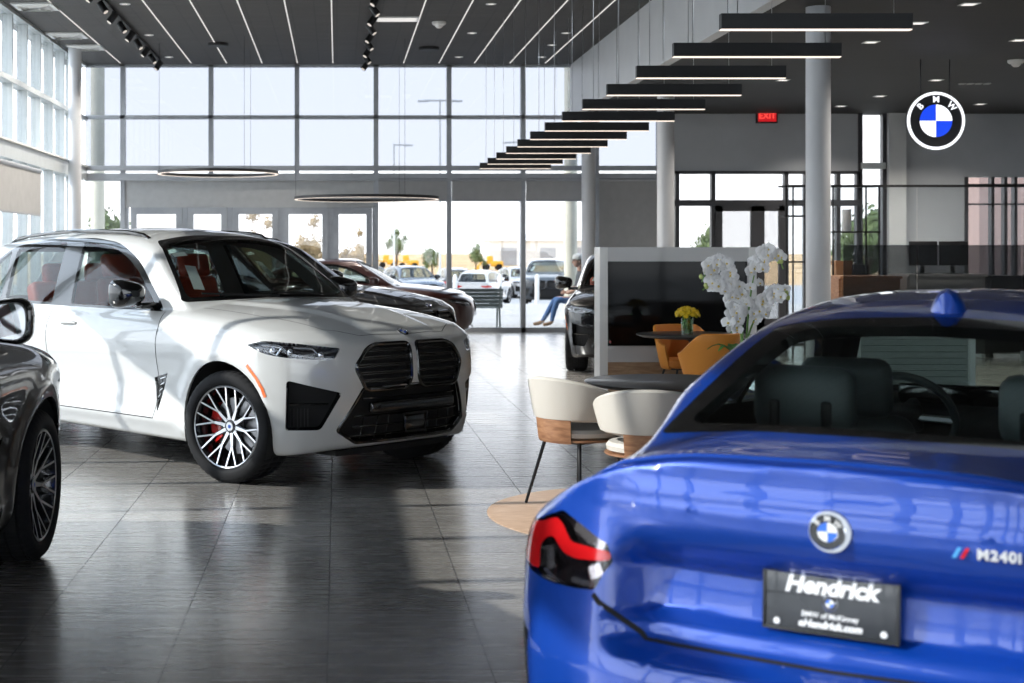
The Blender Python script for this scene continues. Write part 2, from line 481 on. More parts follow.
def coupe_shape():
    Wz = curve([.14, .24, .36, .5, .64, .76, .84, .9, .97, 1.05], [.80, .855, .878, .888, .902, .916, .912, .895, .86, .80])
    tap = curve([-2.27, -2.1, -1.9, -1.65, -1.35, -.8, 0, .8, 1.37, 1.7, 1.9, 2.1, 2.25], [.11, .065, .032, .010, -.004, .012, .026, .016, .006, .02, .05, .11, .2])
    Xc = curve([.15, .28, .42, .56, .66, .74, .8], [2.14, 2.22, 2.25, 2.245, 2.22, 2.17, 2.06])
    fs = curve([0, .25, .45, .6, .75, .85, .92], [0, .012, .04, .09, .18, .28, .42])
    # tail: bumper (<.62), hollow with the plate (.64-.86), overhanging lid with the spoiler edge
    Xr = curve([.15, .26, .40, .52, .575, .595, .62, .655, .685, .78, .825, .87, .92, .97, 1.02, 1.06, 1.1], [2.13, 2.2, 2.245, 2.25, 2.237, 2.20, 2.145, 2.128, 2.075, 2.068, 2.125, 2.163, 2.178, 2.178, 2.170, 2.172, 2.175])
    rs = curve([0, .35, .55, .7, .8, .87, .92, .96], [0, .015, .045, .10, .165, .26, .40, .55])
    Hc = curve([.3, .95, 1.3, 1.6, 1.85, 2.0, 2.12, 2.2], [1.0, .985, .96, .925, .885, .85, .80, .74])
    crown = curve([0, .3, .55, .72, .84, .92], [0, .006, .02, .04, .075, .13])
    Dk = curve([-2.26, -2.18, -2.14, -2.06, -1.9, -1.7, -1.4, -1.0, 0], [1.072, 1.074, 1.072, 1.068, 1.078, 1.092, 1.085, 1.02, 1.0])
    dcr = curve([0, .3, .5, .62, .72, .80, .86, .92], [0, .008, .038, .08, .135, .195, .26, .35])
    Wg = curve([.85, .98, 1.1, 1.22, 1.32, 1.38, 1.44], [.85, .80, .735, .655, .58, .52, .44])
    gt = curve([-2.1, -1.75, -1.6, -1.3, -.9, -.5, -.1, .4, .9], [.24, .175, .14, .06, .015, .0, .0, .02, .06])
    Rc = curve([-1.9, -1.3, -.95, -.6, -.2, .1, .35, .6], [1.12, 1.29, 1.362, 1.41, 1.432, 1.424, 1.395, 1.33])
    rcr = curve([0, .25, .42, .54, .62], [0, .008, .028, .055, .1])
    wc = curve([0, .25, .45, .6, .75], [0, .008, .03, .06, .11])
    def f(x, y, z):
        a = np.abs(y)
        W = Wz(z) - tap(x)
        for ax in (1.37, -1.37):
            r = np.sqrt((x - ax)**2 + (z - .33)**2)
            W = W + .022 * np.exp(-((r - .40) / .085)**2) * sstep(z, .18, .28)
        W = W - .016 * np.exp(-((z - .52) / .1)**2) * (sstep(x, -.95, -.55) - sstep(x, .5, .9))
        d = a - W
        front = z - (Hc(x) - crown(a)); back = z - (Dk(x) - dcr(a))
        sf = sstep(x, -.35, .35); d = smax(d, front * sf + back * (1 - sf), .05)
        d = smax(d, x - (Xc(z) - fs(a)), .05)
        rec = sstep(a, .57, .44)                                   # the hollow closes towards the lamps
        xr_full = curve([.15, .26, .40, .52, .60, .70, .80, .88, .96, 1.02, 1.06], [2.13, 2.2, 2.245, 2.25, 2.238, 2.215, 2.195, 2.18, 2.172, 2.172, 2.178])(z)
        xr = Xr(z) * rec + xr_full * (1 - rec)
        d = smax(d, -x - (xr - rs(a)), .018 + .03 * sstep(z, 1.0, .9))
        zb = .17 + .04 * sstep(x, 1.9, 2.2) + .08 * sstep(-x, 1.8, 2.2)
        d = smax(d, zb - z, .04)
        g = (a - (Wg(z) - gt(x))) * .90
        g = smax(g, z - (Rc(x) - rcr(a)), .05)
        ws = (x - .92) * .50 + (z - .97) * .866 + wc(a) * .5
        g = smax(g, ws, .03)
        rw = (-x - 1.74) * .325 + (z - 1.088) * .945 + wc(a) * .5
        g = smax(g, rw, .035)
        g = np.maximum(g, .82 + .14 * sstep(-x, 1.25, 1.6) - z)
        return smin(d, g, .03)
    return f
# ------------------------------------------------------------------ car materials
def paint(name, col, metal=.0, rough=.35, coat=1.):
    return mat(name, col, rough, metal, coat=coat, coat_rough=.02)
P_WHITE = paint('white_paint', (.56, .56, .545))
P_BLUE = paint('blue_metallic_paint', (.002, .048, .34), .30, .34)
P_BLACK = mat('black_paint', (.004, .004, .005), .3, 0, coat=1., coat_rough=.01, spec=.1)
P_MAROON = paint('dark_red_paint', (.022, .003, .003), .3, .3)
BLK = mat('gloss_black_trim', (.006, .006, .006), .12, coat=.6)
DRK = mat('dark_plastic', (.014, .014, .015), .55)
VOID = mat('dark_cavity', (.006, .006, .006), .8)
CHROME = mat('chrome', (.8, .8, .82), .12, 1.)
SATIN = mat('satin_metal', (.55, .56, .58), .28, 1.)
RUB = mat('tyre_rubber', (.011, .011, .012), .78, spec=.25, bump=.15, bscale=300)
RIMB = mat('black_rim_paint', (.012, .012, .014), .25, coat=.7)
REDC = mat('red_caliper_paint', (.55, .012, .01), .3, coat=.7)
DISC = mat('brake_steel', (.32, .32, .33), .35, .9)
REDL = mat('red_leather', (.42, .05, .022), .45, var=.12, vscale=6)
BLKL = mat('black_leather', (.055, .062, .064), .5, var=.1)
DASH = mat('dash_plastic', (.016, .016, .018), .5)
TRIM = mat('cabin_lining', (.05, .05, .05), .8)
ORANGE = mat('amber_reflector', (.85, .16, .03), .2, coat=.8)
REDR = mat('red_lens', (.44, .006, .008), .12, coat=1.)
SMOKE = mat('smoked_lens', (.02, .018, .02), .08, coat=1.)
LAMPW = mat('lamp_reflector', (.75, .77, .8), .12, .85)
GLS = glass('car_glass', (.60, .66, .64), 1.0)
GLSP = glass('privacy_glass', (.42, .47, .46), 1.0)
GLSR = glass('rear_car_glass', (.66, .74, .72), .9)
LENS = glass('clear_lens', (.9, .92, .95), 1.0)
MIRR = mat('mirror_glass', (.85, .87, .9), .02, 1.)
WHT = mat('white_enamel', (.8, .8, .8), .3, coat=.5)
BLU = mat('blue_enamel', (.01, .12, .62), .3, coat=.5)
SX = ((1, 0, 0), (0, 0, 1))
FR = ((0, 1, 0), (0, 0, 1), (1, 0, 0)); RE = ((0, 1, 0), (0, 0, 1), (-1, 0, 0)); TP = ((1, 0, 0), (0, 1, 0), (0, 0, 1))
def diag(s, fx, fy):
    """view direction towards a corner of the car: returns U, W, D; s = side"""
    l = math.hypot(fx, fy); fx /= l; fy /= l
    return ((-fy * s, fx, 0), (0, 0, 1), (fx, fy * s, 0))
def duv(pts, V):
    """(x, |y|, z) points to that view's (u, w); the side is in V"""
    U, W, D = V; s = 1 if D[1] > 0 else -1
    return [(p[0] * U[0] + p[1] * s * U[1], p[2]) for p in pts]

# ------------------------------------------------------------------ wheels: axis along +y (outside), centre at the origin
def make_wheel(parent, name, R, w, rim_r, loc, rz, caliper=None, spokes=10, silver=True, detail=True):
    t = thing(name, None, None); t.parent = parent; t.location = loc; t.rotation_euler = (0, 0, rz)
    b = MB(); h = w / 2; n = 96 if detail else 40
    rows = []; K = []
    prof = [(rim_r + .002, -h + .02, 0), (rim_r + .012, -h + .004, 0), (R - .07, -h - .004, 0), (R - .03, -h + .002, 0), (R - .008, -h + .022, 1), (R, -h + .045, 1)]
    g = [-.36, -.13, .13, .36]
    for q in g:
        y = q * w
        prof += [(R, y - .009, 1), (R - .009, y - .006, 0), (R - .009, y + .006, 0), (R, y + .009, 1)]
    prof += [(R, h - .045, 1), (R - .008, h - .022, 1), (R - .03, h - .002, 0), (R - .07, h + .004, 0), (rim_r + .012, h - .004, 0), (rim_r + .002, h - .02, 0)]
    for i in range(n * 2):
        a = PI * i / n; cut = .006 if (detail and i % 4 == 0) else 0
        ring = []
        for r, y, tr in prof:
            rr = r - (cut if tr else 0); aa = a + (.05 * (abs(y) / h) if tr else 0)
            ring.append((rr * math.cos(aa), y, rr * math.sin(aa)))
        rows.append(ring)
    rows.append(rows[0]); b.grid(rows, RUB)
    b.build('tire', t)
    b = MB()
    b.lathe([(rim_r + .004, h - .018), (rim_r - .006, h - .012), (rim_r - .014, h - .022), (rim_r - .03, h - .06), (rim_r - .045, -h + .03), (rim_r + .004, -h + .02)], RIMB, 64, axis='y')
    b.lathe([(rim_r + .004, h - .0165), (rim_r - .004, h - .010), (rim_r - .010, h - .014)], SATIN, 64, axis='y')
    y0 = h - .045; yc = h - .055
    def bar(a0, r0, a1, r1, w0, w1, ya, yb, th=.03):
        p = Vector((r0 * math.cos(a0), 0, r0 * math.sin(a0))); q = Vector((r1 * math.cos(a1), 0, r1 * math.sin(a1)))
        d = (q - p).normalized(); sd = Vector((-d.z, 0, d.x))
        def ring(c, ww, y): return [c + sd * ww + Vector((0, y - th, 0)), c + sd * ww * .95 + Vector((0, y - .004, 0)), c + sd * ww * .6 + Vector((0, y, 0)), c - sd * ww * .6 + Vector((0, y, 0)), c - sd * ww * .95 + Vector((0, y - .004, 0)), c - sd * ww + Vector((0, y - th, 0))]
        A = ring(p, w0, ya); B = ring(q, w1, yb)
        vs = A + B
        b.add(vs, [(0, 1, 7, 6), (1, 2, 8, 7), (3, 4, 10, 9), (4, 5, 11, 10), (5, 0, 6, 11), (6, 7, 8, 9, 10, 11), (5, 4, 3, 2, 1, 0)], RIMB)
        e = Vector((0, .0006, 0))
        b.add([A[2] + e, A[3] + e, B[3] + e, B[2] + e], [(0, 1, 2, 3)], SATIN if silver else RIMB)
    for k in range(spokes):
        a = 2 * PI * k / spokes + .15; rm = rim_r * .52; df = PI / spokes * .52
        bar(a, .045, a, rm, .020, .013, yc - .01, yc + .004)
        bar(a, rm - .01, a - df, rim_r - .012, .010, .0085, yc + .004, h - .016)
        bar(a, rm - .01, a + df, rim_r - .012, .010, .0085, yc + .004, h - .016)
    b.lathe([(.0, yc - .004), (.03, yc - .004), (.034, yc - .010), (.062, yc - .012), (.075, yc - .02), (.078, yc - .06)], RIMB, 32, axis='y')
    b.build('rim', t)
    b = MB()
    b.lathe([(0, yc + .001), (.028, yc + .001), (.032, yc - .004)], SATIN, 24, axis='y')
    b.lathe([(.0, yc + .002), (.013, yc + .002)], BLU, 24, axis='y')
    for k in range(5):
        a = 2 * PI * k / 5; b.cyl((.054 * math.cos(a), yc - .03, .054 * math.sin(a)), (.054 * math.cos(a), yc - .006, .054 * math.sin(a)), .009, SATIN, 8)
    b.build('hub_cap', t)
    b = MB(); b.lathe([(.07, .02), (.19, .02), (.195, .0), (.19, -.015), (.07, -.015)], DISC, 48, axis='y')
    b.lathe([(.0, .035), (.075, .035), (.08, .0)], DRK, 24, axis='y')
    b.build('brake_disc', t)
    if caliper:
        b = MB(); pr = [(.12, .045), (.20, .045), (.222, .03), (.222, -.04), (.13, -.04)]
        a0 = 2.5 - (PI if abs(rz) > 2 else 0); b.lathe(pr, caliper, 14, axis='y', a0=a0, a1=a0 + 1.35); b.build('brake_caliper', t)
    return t

def roundel(mb, M, r, th, white=WHT, blue=BLU, black=BLK, ring=CHROME, letters=True, lm=None):
    """round badge facing +z of M: dark ring with letters, quartered blue and white centre"""
    N = 48
    mb.lathe([(r * .93, th * .6), (r * .95, th * 1.1), (r, th * .8), (r, 0)], ring, N, M)
    mb.lathe([(r * .54, th * .8), (r * .94, th * .8)], black, N, M)
    mb.lathe([(r * .53, th * .8), (r * .55, th * 1.05), (r * .58, th * .8)], ring, N, M)
    for q in range(4):
        mb.lathe([(0, th), (r * .54, th)], white if q % 2 == 0 else blue, 12, M, a0=q * PI / 2, a1=(q + 1) * PI / 2)
    if letters:
        for ch, a in (('B', 2.42), ('M', PI / 2), ('W', .72)):
            T = M @ Matrix.Translation((r * .745 * math.cos(a), r * .745 * math.sin(a), th * 1.0)) @ Matrix.Rotation(a - PI / 2, 4, 'Z')
            vs, fs = text_mesh(ch, r * .42, th * .15, None, T, bold=r * .006); mb.add(vs, fs, lm or white)

# ------------------------------------------------------------------ cabin pieces
def seat(parent, name, loc, m, headrest='split', w=.5, back=.62):
    t = thing(name, None, None); t.parent = parent; t.location = loc
    b = MB(); R = Matrix.Rotation
    b.rbox((.05, 0, .08), (.52, w, .16), .06, m); b.rbox((.05, w * .44, .11), (.48, .09, .15), .04, m); b.rbox((.05, -w * .44, .11), (.48, .09, .15), .04, m)
    b.build('seat_cushion', t)
    b = MB(); q = R(-.25, 3, 'Y')
    b.rbox((-.30, 0, .14 + back / 2), (.13, w * .96, back), .055, m, rot=q, taper=(.8, .82))
    b.rbox((-.26, w * .42, .10 + back * .42), (.15, .09, back * .66), .04, m, rot=q); b.rbox((-.26, -w * .42, .10 + back * .42), (.15, .09, back * .66), .04, m, rot=q)
    b.build('backrest', t)
    b = MB(); b.rbox((-.39, 0, .22 + back), (.10, w * .56, .20), .045, m, rot=q)
    if headrest == 'split':
        for s in (-1, 1): b.cyl((-.37, s * .07, .06 + back), (-.39, s * .07, .2 + back), .008, SATIN, 8)
    b.build('headrest', t)
    return t
def steering_wheel(parent, loc, tilt=.45):
    b = MB(); N = 40; r = .185
    b.tube([(0, r * math.cos(2 * PI * k / N), r * math.sin(2 * PI * k / N)) for k in range(N)], .016, BLKL, 8, closed=True)
    b.rbox((.02, 0, -.01), (.05, .13, .11), .02, DASH)
    for a in (0, PI, -PI / 2): b.tube([(.01, .05 * math.cos(a), .05 * math.sin(a)), (0, r * math.cos(a), r * math.sin(a))], .014, SATIN, 6)
    b.cyl((.02, 0, 0), (.3, 0, -.08), .03, DASH, 8)
    return b.build('steering_wheel', parent, loc, (0, -tilt, 0))

def side_mirror(parent, loc, s, pm, W=.23, H=.165):
    """door mirror: housing, stalk, glass facing back"""
    b = MB(); rows = []
    for i, (x, k) in enumerate([(-.055, .90), (-.05, .97), (-.03, 1.0), (.02, .97), (.06, .84), (.09, .6), (.105, .25)]):
        ring = []
        for j in range(28):
            a = 2 * PI * j / 28; ca, sa = math.cos(a), math.sin(a)
            e = .62
            yy = math.copysign(abs(ca)**e, ca) * W / 2 * k; zz = math.copysign(abs(sa)**e, sa) * H / 2 * k
            zz *= 1 - .22 * (yy * s / (W / 2))                    # slimmer outboard
            ring.append((x, yy * s if s < 0 else yy, zz + .01))
        rows.append(ring)
    b.grid(rows, pm, True, closed_u=True)
    b.add(rows[-1], [tuple(range(28))], pm)
    b.add([(p[0] + .006, p[1] * .93, p[2] * .93) for p in rows[0]], [tuple(range(28))], BLK)
    b.add([(p[0] + .001, p[1], p[2]) for p in rows[0]] + [(p[0] + .006, p[1] * .93, p[2] * .93) for p in rows[0]], [(i, (i + 1) % 28, 28 + (i + 1) % 28, 28 + i) for i in range(28)], BLK)
    b.rbox((.03, -s * W * .56, -H * .42), (.09, .17, .045), .018, BLK)
    o = b.build('side_mirror', parent, loc)
    b = MB(); g = [(rows[0][0][0] + .003, p[1] * .88, p[2] * .86) for p in rows[0]]
    b.add(g, [tuple(range(28))], MIRR); b.build('mirror_glass', o)
    return o

def arch_liner(parent, ax, r, s, yo, yi, zc):
    b = MB(); N = 28; a0, a1 = -.35, PI + .35
    rows = [[(ax + r * math.cos(a0 + (a1 - a0) * i / N), s * y, zc + r * math.sin(a0 + (a1 - a0) * i / N)) for y in (yo - .03, (yo + yi) / 2, yi)] for i in range(N + 1)]
    b.grid(rows, VOID, True)
    b.add([r_[2] for r_ in rows], [tuple(range(N + 1))], VOID)
    return b.build('wheel_arch_liner', parent)

def shellpart(S, names, oname, m, parent, **k):
    return link(oname, S.mesh(names, oname, m, **k), parent)
def bucket(S, names, mname, m, parent, depth, floor=None):
    """recess behind a cut-out"""
    b = MB(); S.rim(b, names, m, 0, -depth); S.copyfaces(b, names, floor or m, -depth); return b
GSL = mat('grille_bar_metal', (.10, .10, .10), .25, .8)
def make_suv(root, pm, seat_m, steer=.2, h=.02):
    S = Shell(suv_shape(), (-2.75, -1.1, .1), (2.5, 1.1, 1.85), h)
    AX = 1.486; AR = .448; AZ = .375
    lower = lambda x, y, z: z < .95
    for ax in (AX, -AX):
        S.side([(ax + AR * math.cos(2 * PI * i / 40), AZ + AR * math.sin(2 * PI * i / 40)) for i in range(40)], 'void', lower)
    # side glass
    S.side(rpoly([(.66, 1.125), (.60, 1.19), (.20, 1.50), (-.10, 1.625), (-.5, 1.665), (-1.1, 1.66), (-1.7, 1.60), (-2.02, 1.45), (-2.22, 1.17), (-2.1, 1.145)], [.02, .03, .25, .2, .1, .1, .2, .1, .04, .05]), 'dlo', lambda x, y, z: z > 1.09)
    S.side(rpoly([(.56, 1.15), (.46, 1.24), (.17, 1.46), (-.12, 1.585), (-.52, 1.628), (-.60, 1.628), (-.50, 1.15)], [.02, .05, .25, .2, .02, .03, .03]), 'wfront', only=('dlo',))
    S.side(rpoly([(-.77, 1.155), (-.84, 1.632), (-1.2, 1.625), (-1.62, 1.585), (-1.55, 1.17)], [.03, .03, .1, .05, .03]), 'wrear', only=('dlo',))
    S.side(rpoly([(-1.63, 1.175), (-1.71, 1.57), (-1.92, 1.47), (-2.12, 1.185)], .04), 'wquarter', only=('dlo',))
    # screens
    front = lambda x, y, z: (x > -.1) & (z > 1.17)
    S.cut(rpoly([(-.82, 1.195), (0, 1.222), (.82, 1.195), (.60, 1.635), (.3, 1.682), (-.3, 1.682), (-.60, 1.635)], [.03, .5, .03, .05, .3, .3, .05]), 'wsframe', *FR, cond=front)
    S.cut(rpoly([(-.77, 1.225), (0, 1.25), (.77, 1.225), (.575, 1.61), (.3, 1.648), (-.3, 1.648), (-.575, 1.61)], [.05, .5, .05, .06, .3, .3, .06]), 'wscreen', *FR, cond=front, only=('wsframe',))
    S.cut(rpoly([(-.72, 1.16), (.72, 1.16), (.58, 1.57), (-.58, 1.57)], .07), 'wback', *RE, cond=lambda x, y, z: (x < -1.9) & (z > 1.12))
    nose = lambda x, y, z: x > 1.6
    for s, sn in ((1, '_l'), (-1, '_r')):
        S.cut(rpoly([(s * .035, .945), (s * .34, .945), (s * .415, .915), (s * .51, .80), (s * .43, .645), (s * .08, .645), (s * .035, .70)], [.03, .06, .03, .04, .04, .05, .03]), 'kidney' + sn, *FR, cond=nose)
        V = diag(s, .75, .66)
        S.cut(rpoly(duv([(1.746, .978, .942), (1.866, .943, .974), (2.059, .836, .960), (2.235, .59, .925), (2.23, .64, .852), (2.076, .851, .858), (1.90, .957, .885)], V), [.005, .05, .1, .02, .02, .1, .05]), 'lamp' + sn, *V, cond=nose)
        S.cut(rpoly(duv([(2.041, .89, .722), (2.258, .594, .635), (2.165, .702, .393), (2.017, .877, .393)], V), [.03, .03, .03, .02]), 'intake' + sn, *V, cond=nose)
        V = diag(s, -.8, .6)
        S.cut(rpoly(duv([(-2.2, .95, 1.0), (-2.2, .95, .90), (-2.5, .68, .88), (-2.52, .5, .93), (-2.52, .5, .99), (-2.45, .7, 1.0)], V), .02), 'tail' + sn, *V, cond=lambda x, y, z: x < -1.9)
    S.cut(rpoly([(-.45, .675), (.45, .675), (.605, .385), (.46, .295), (-.46, .295), (-.605, .385)], .02), 'grillelow', *FR, cond=nose)
    S.side([(.66, .655), (.84, .70), (.69, .41)], 'vent', lower)
    # panels
    S.side(rpoly([(-.73, 1.2), (-.73, .36), (.66, .36), (.72, .6), (.73, 1.2)], [0, .08, .12, .1, 0]), 'fdoor', lambda x, y, z: z < 1.2)
    S.side(rpoly([(-.735, 1.2), (-.735, .36), (-1.02, .36), (-1.16, .60), (-1.66, .98), (-1.72, 1.2)], [0, .05, .08, .3, .1, 0]), 'rdoor', lambda x, y, z: z < 1.2)
    S.cut(rpoly([(.98, .74), (1.6, .72), (2.08, .60), (2.215, .40), (2.245, 0), (2.215, -.40), (2.08, -.60), (1.6, -.72), (.98, -.74), (1.07, 0)], [.03, .2, .1, .1, .1, .1, .1, .2, .03, .1]), 'hood', *TP, cond=lambda x, y, z: (x > .7) & (z > .85))
    body = shellpart(S, ['body'], 'body', pm, root)
    G = .007
    def shut(pts, V, w):
        b = MB(); S.ribbon(b, pts, *V, w, VOID); b.build('shut_line', body)
    for s in (1, -1):
        V = ((1, 0, 0), (0, 0, 1), (0, s, 0))
        shut([(.70, 1.125), (.73, 1.02), (.72, .6), (.65, .365), (-.65, .36), (-.70, .37), (-.733, .42), (-.733, 1.125)], V, G)
        shut([(-.733, .40), (-.76, .36), (-1.02, .37), (-1.15, .6), (-1.4, .83), (-1.66, 1.0), (-1.70, 1.13)], V, G)
        shut([(.73, .96), (.74, 1.0)], V, G * .6)
        shut([(.98, s * .74), (1.6, s * .72), (2.08, s * .60), (2.215, s * .40), (2.245, s * .02)], TP, G * .7)
        shut([(-1.86, .84), (-1.86, 1.0), (-1.66, 1.0)], V, G * .6)
    # floor pan between the arches
    b = MB(); b.prism([(-2.3, -.55), (2.15, -.55), (2.15, .55), (1.0, .56), (1.0, .86), (-1.0, .86), (-1.0, .56), (-2.3, .55)], .205, .24, VOID); b.build('underbody', root)
    shellpart(S, ['hood'], 'hood', pm, root)
    for sn, s in (('_l', 1), ('_r', -1)):
        shellpart(S, ['dlo' + sn], 'window_trim', BLK, root)
        fd = shellpart(S, ['fdoor' + sn], 'front_door', pm, root); rd = shellpart(S, ['rdoor' + sn], 'rear_door', pm, root)
        shellpart(S, ['wfront' + sn], 'side_window', GLS, fd); shellpart(S, ['wrear' + sn], 'side_window', GLS, rd); shellpart(S, ['wquarter' + sn], 'quarter_window', GLS, root)
        for d, x in ((fd, -.43), (rd, -1.42)):
            q, g = S.project([(x - .1, 1.005), (x, 1.007), (x + .1, 1.008)], (1, 0, 0), (0, 0, 1), (0, s, 0))
            b = MB(); b.tube([q[0] + g[0] * .003, q[0] * .7 + q[1] * .3 + g[0] * .022, q[1] + g[1] * .026, q[1] * .3 + q[2] * .7 + g[2] * .022, q[2] + g[2] * .003], [.012, .014, .015, .014, .012], pm, 10)
            b.build('door_handle', d)
        # grille half: frame, slats, dark back
        kn = 'kidney' + sn
        b = bucket(S, [kn], 'k', VOID, root, .05); gr = b.build('kidney_grille', root)
        poly = rpoly([(s * .035, .945), (s * .34, .945), (s * .415, .915), (s * .51, .80), (s * .43, .645), (s * .08, .645), (s * .035, .70)], [.03, .06, .03, .04, .04, .05, .03])
        b = MB(); b.tube(S.line(poly, *FR, off=-.002, closed=True), .014, BLK, 8, closed=True); b.build('grille_frame', gr)
        b = MB()
        for z, a0, a1 in ((.70, .06, .46), (.75, .05, .48), (.80, .04, .495), (.85, .04, .465), (.90, .04, .43)):
            for dz in (0, .014): b.tube(S.line([(s * a0, z + dz), (s * a1, z + dz)], *FR, off=-.008), .0055, GSL, 6)
        b.build('grille_slats', gr)
        # headlamp
        b = bucket(S, ['lamp' + sn], 'l', BLK, root, .035, SMOKE); V = diag(s, .75, .66)
        hl = b.build('headlight', root)
        shellpart(S, ['lamp' + sn], 'lamp_lens', LENS, hl)
        b = MB()
        for pts, r in (([(1.84, .952, .925), (1.95, .90, .885), (1.98, .88, .935), (1.86, .945, .945)], .007), ([(2.09, .81, .88), (2.16, .72, .895), (2.14, .75, .93), (2.05, .84, .935)], .008), ([(2.10, .8, .87), (2.22, .63, .872)], .006)):
            b.tube(S.line(duv(pts, V), *V, off=-.016), r, LAMPW, 6)
        for p in ((1.93, .92, .91), (2.03, .85, .905), (2.17, .70, .885)):
            q, g = S.project(duv([p], V), *V); b.ball(tuple(q[0] - g[0] * .02), .022, LAMPW, 12)
        b.build('lamp_reflector', hl)
        # side intake: dark duct with a fin
        b = bucket(S, ['intake' + sn], 'i', BLK, root, .07, VOID); si = b.build('side_intake', root)
        b = MB(); b.tube(S.line(duv([(2.05, .88, .56), (2.2, .66, .56)], V), *V, off=-.03), .008, BLK, 6)
        for k in range(6): b.tube(S.line(duv([(2.055 + .016 * k, .872 - .018 * k, .41), (2.055 + .016 * k, .872 - .018 * k, .53)], V), *V, off=-.035), .003, DRK, 4)
        b.build('intake_fin', si)
        V2 = ((1, 0, 0), (0, 0, 1), (0, s, 0))
        b = bucket(S, ['vent' + sn], 'v', BLK, root, .012, BLK)
        for k in range(5): b.tube(S.line([(.685 + .012 * k, .47 + .045 * k), (.70 + .026 * k, .50 + .042 * k)], *V2, off=-.004), .004, SATIN, 5)
        b.build('fender_vent', root)
        b = MB(); S.ribbon(b, [(1.76, .81), (1.84, .728), (1.885, .66), (1.905, .605)], *V2, .022, ORANGE, off=.003); b.build('side_marker', root)
        tl = bucket(S, ['tail' + sn], 't', BLK, root, .02, SMOKE).build('taillight', root); shellpart(S, ['tail' + sn], 'lamp_lens', REDR, tl)
        side_mirror(root, (.50, s * 1.06, 1.245), s, BLK, .27, .19)
        b = MB(); xs = [.10, .03, -.15, -.5, -.9, -1.3, -1.6, -1.85, -1.92]; q, g = S.project([(x, s * (.60 - .06 * max(0, abs(x + .8) - .6))) for x in xs], *TP)
        b.tube([tuple(p + np.array([0, 0, o])) for p, o in zip(q, (-.004, .018, .026, .026, .026, .026, .026, .018, -.004))], .016, BLK, 8); b.build('roof_rail', root)
        for ax in (AX, -AX):
            arch_liner(root, ax, AR + .004, s, .985, .60, AZ)
    # lip around the arches, part of the paint
    b = MB(); S.rim(b, ['body', 'fdoor_l', 'fdoor_r', 'rdoor_l', 'rdoor_r'], pm, 0, -.022); b.build('panel_edges', body)
    shellpart(S, ['wsframe'], 'windshield_frame', BLK, root)
    ws = shellpart(S, ['wscreen'], 'windshield', GLS, root)
    b = MB()
    for s in (0, 1):
        b.tube(S.line([(.60 - s * .62, 1.218), (-.05 - s * .6, 1.245)], *FR, off=.012), .008, DRK, 6)
    b.build('wiper', root)
    shellpart(S, ['wback'], 'rear_window', GLSP, root)
    b = MB(); S.ribbon(b, [(-.585, 1.535), (-.47, 1.545)], *FR, .05, WHT, off=-.006, step=.03); b.build('windshield_sticker', ws)
    b = MB(); S.ribbon(b, [(-.50, 1.475), (-.60, 1.305)], *FR, .085, WHT, off=-.03, step=.05); b.build('window_paper', ws)
    # lower grille
    b = bucket(S, ['grillelow'], 'g', BLK, root, .06, VOID); lg = b.build('lower_grille', root)
    b = MB()
    b.tube(S.line(rpoly([(-.45, .66), (.45, .66), (.605, .385), (.46, .295), (-.46, .295), (-.605, .385)], .02), *FR, closed=True, off=-.004), .011, BLK, 6, closed=True)
    for z in (.585, .47, .40, .335): b.tube(S.line([(-.5 if z < .5 else -.44, z), (.5 if z < .5 else .44, z)], *FR, off=-.02), .007, BLK, 6)
    for y in (-.42, -.3, -.2, .2, .3, .42): b.tube(S.line([(y, .31), (y * .98, .47)], *FR, off=-.025), .005, BLK, 6)
    b.rbox((2.315, 0, .53), (.05, .80, .075), .02, BLK); b.rbox((2.33, 0, .41), (.03, .20, .115), .02, BLK)
    b.tube([(2.345, y, z) for y, z in ((-.115, .47), (.115, .47), (.09, .35), (-.09, .35))], .009, DRK, 6, closed=True)
    b.build('grille_mesh', lg)
    q, g = S.project([(2.225, 0.0)], *TP)
    z = Vector(g[0])
    b = MB(); yv = Vector((0, 0, 1)) - z * z.z; yv.normalize(); xv = yv.cross(z)
    M = Matrix(((xv.x, yv.x, z.x, q[0][0]), (xv.y, yv.y, z.y, q[0][1]), (xv.z, yv.z, z.z, q[0][2]), (0, 0, 0, 1)))
    roundel(b, M, .041, .006); b.build('hood_emblem', root)
    # lining of the cabin
    b = MB(); top = [n for n in ('body', 'dlo_l', 'dlo_r', 'wsframe', 'fdoor_l', 'fdoor_r', 'rdoor_l', 'rdoor_r')]
    T = np.concatenate([S.tris(n) for n in top]); keep = S.V[T][:, :, 2].min(1) > .62; keep &= (S.V[T][:, :, 0].max(1) < 1.0)
    T = T[keep]; used, inv = np.unique(T, return_inverse=True); V3 = S.V[used] - S.N[used] * .03
    b.add(V3.tolist(), inv.reshape(-1, 3)[:, ::-1].tolist(), TRIM, True)
    for n in ('wfront_l', 'wfront_r', 'wrear_l', 'wrear_r', 'wquarter_l', 'wquarter_r', 'wscreen'): S.rim(b, [n], BLK, 0, -.03)
    b.build('cabin_lining', root)
    # cabin
    b = MB(); b.rbox((.78, 0, 1.02), (.62, 1.52, .26), .09, DASH); b.rbox((.52, .05, 1.16), (.05, .72, .11), .02, BLK); b.rbox((.2, 0, .72), (.9, .26, .42), .05, DASH)
    b.bx(-2.2, .9, -.82, .82, .34, .38, VOID)
    b.build('dashboard', root)
    steering_wheel(root, (.30, .38, 1.03))
    for s in (1, -1): seat(root, 'front_seat', (-.22, s * .38, .56), seat_m, w=.54, back=.66)
    rs = MB(); rs.rbox((-1.05, 0, .66), (.5, 1.4, .18), .06, seat_m); rs.rbox((-1.36, 0, 1.0), (.15, 1.4, .62), .05, seat_m, rot=Matrix.Rotation(-.3, 3, 'Y'))
    rr = rs.build('rear_seat', root)
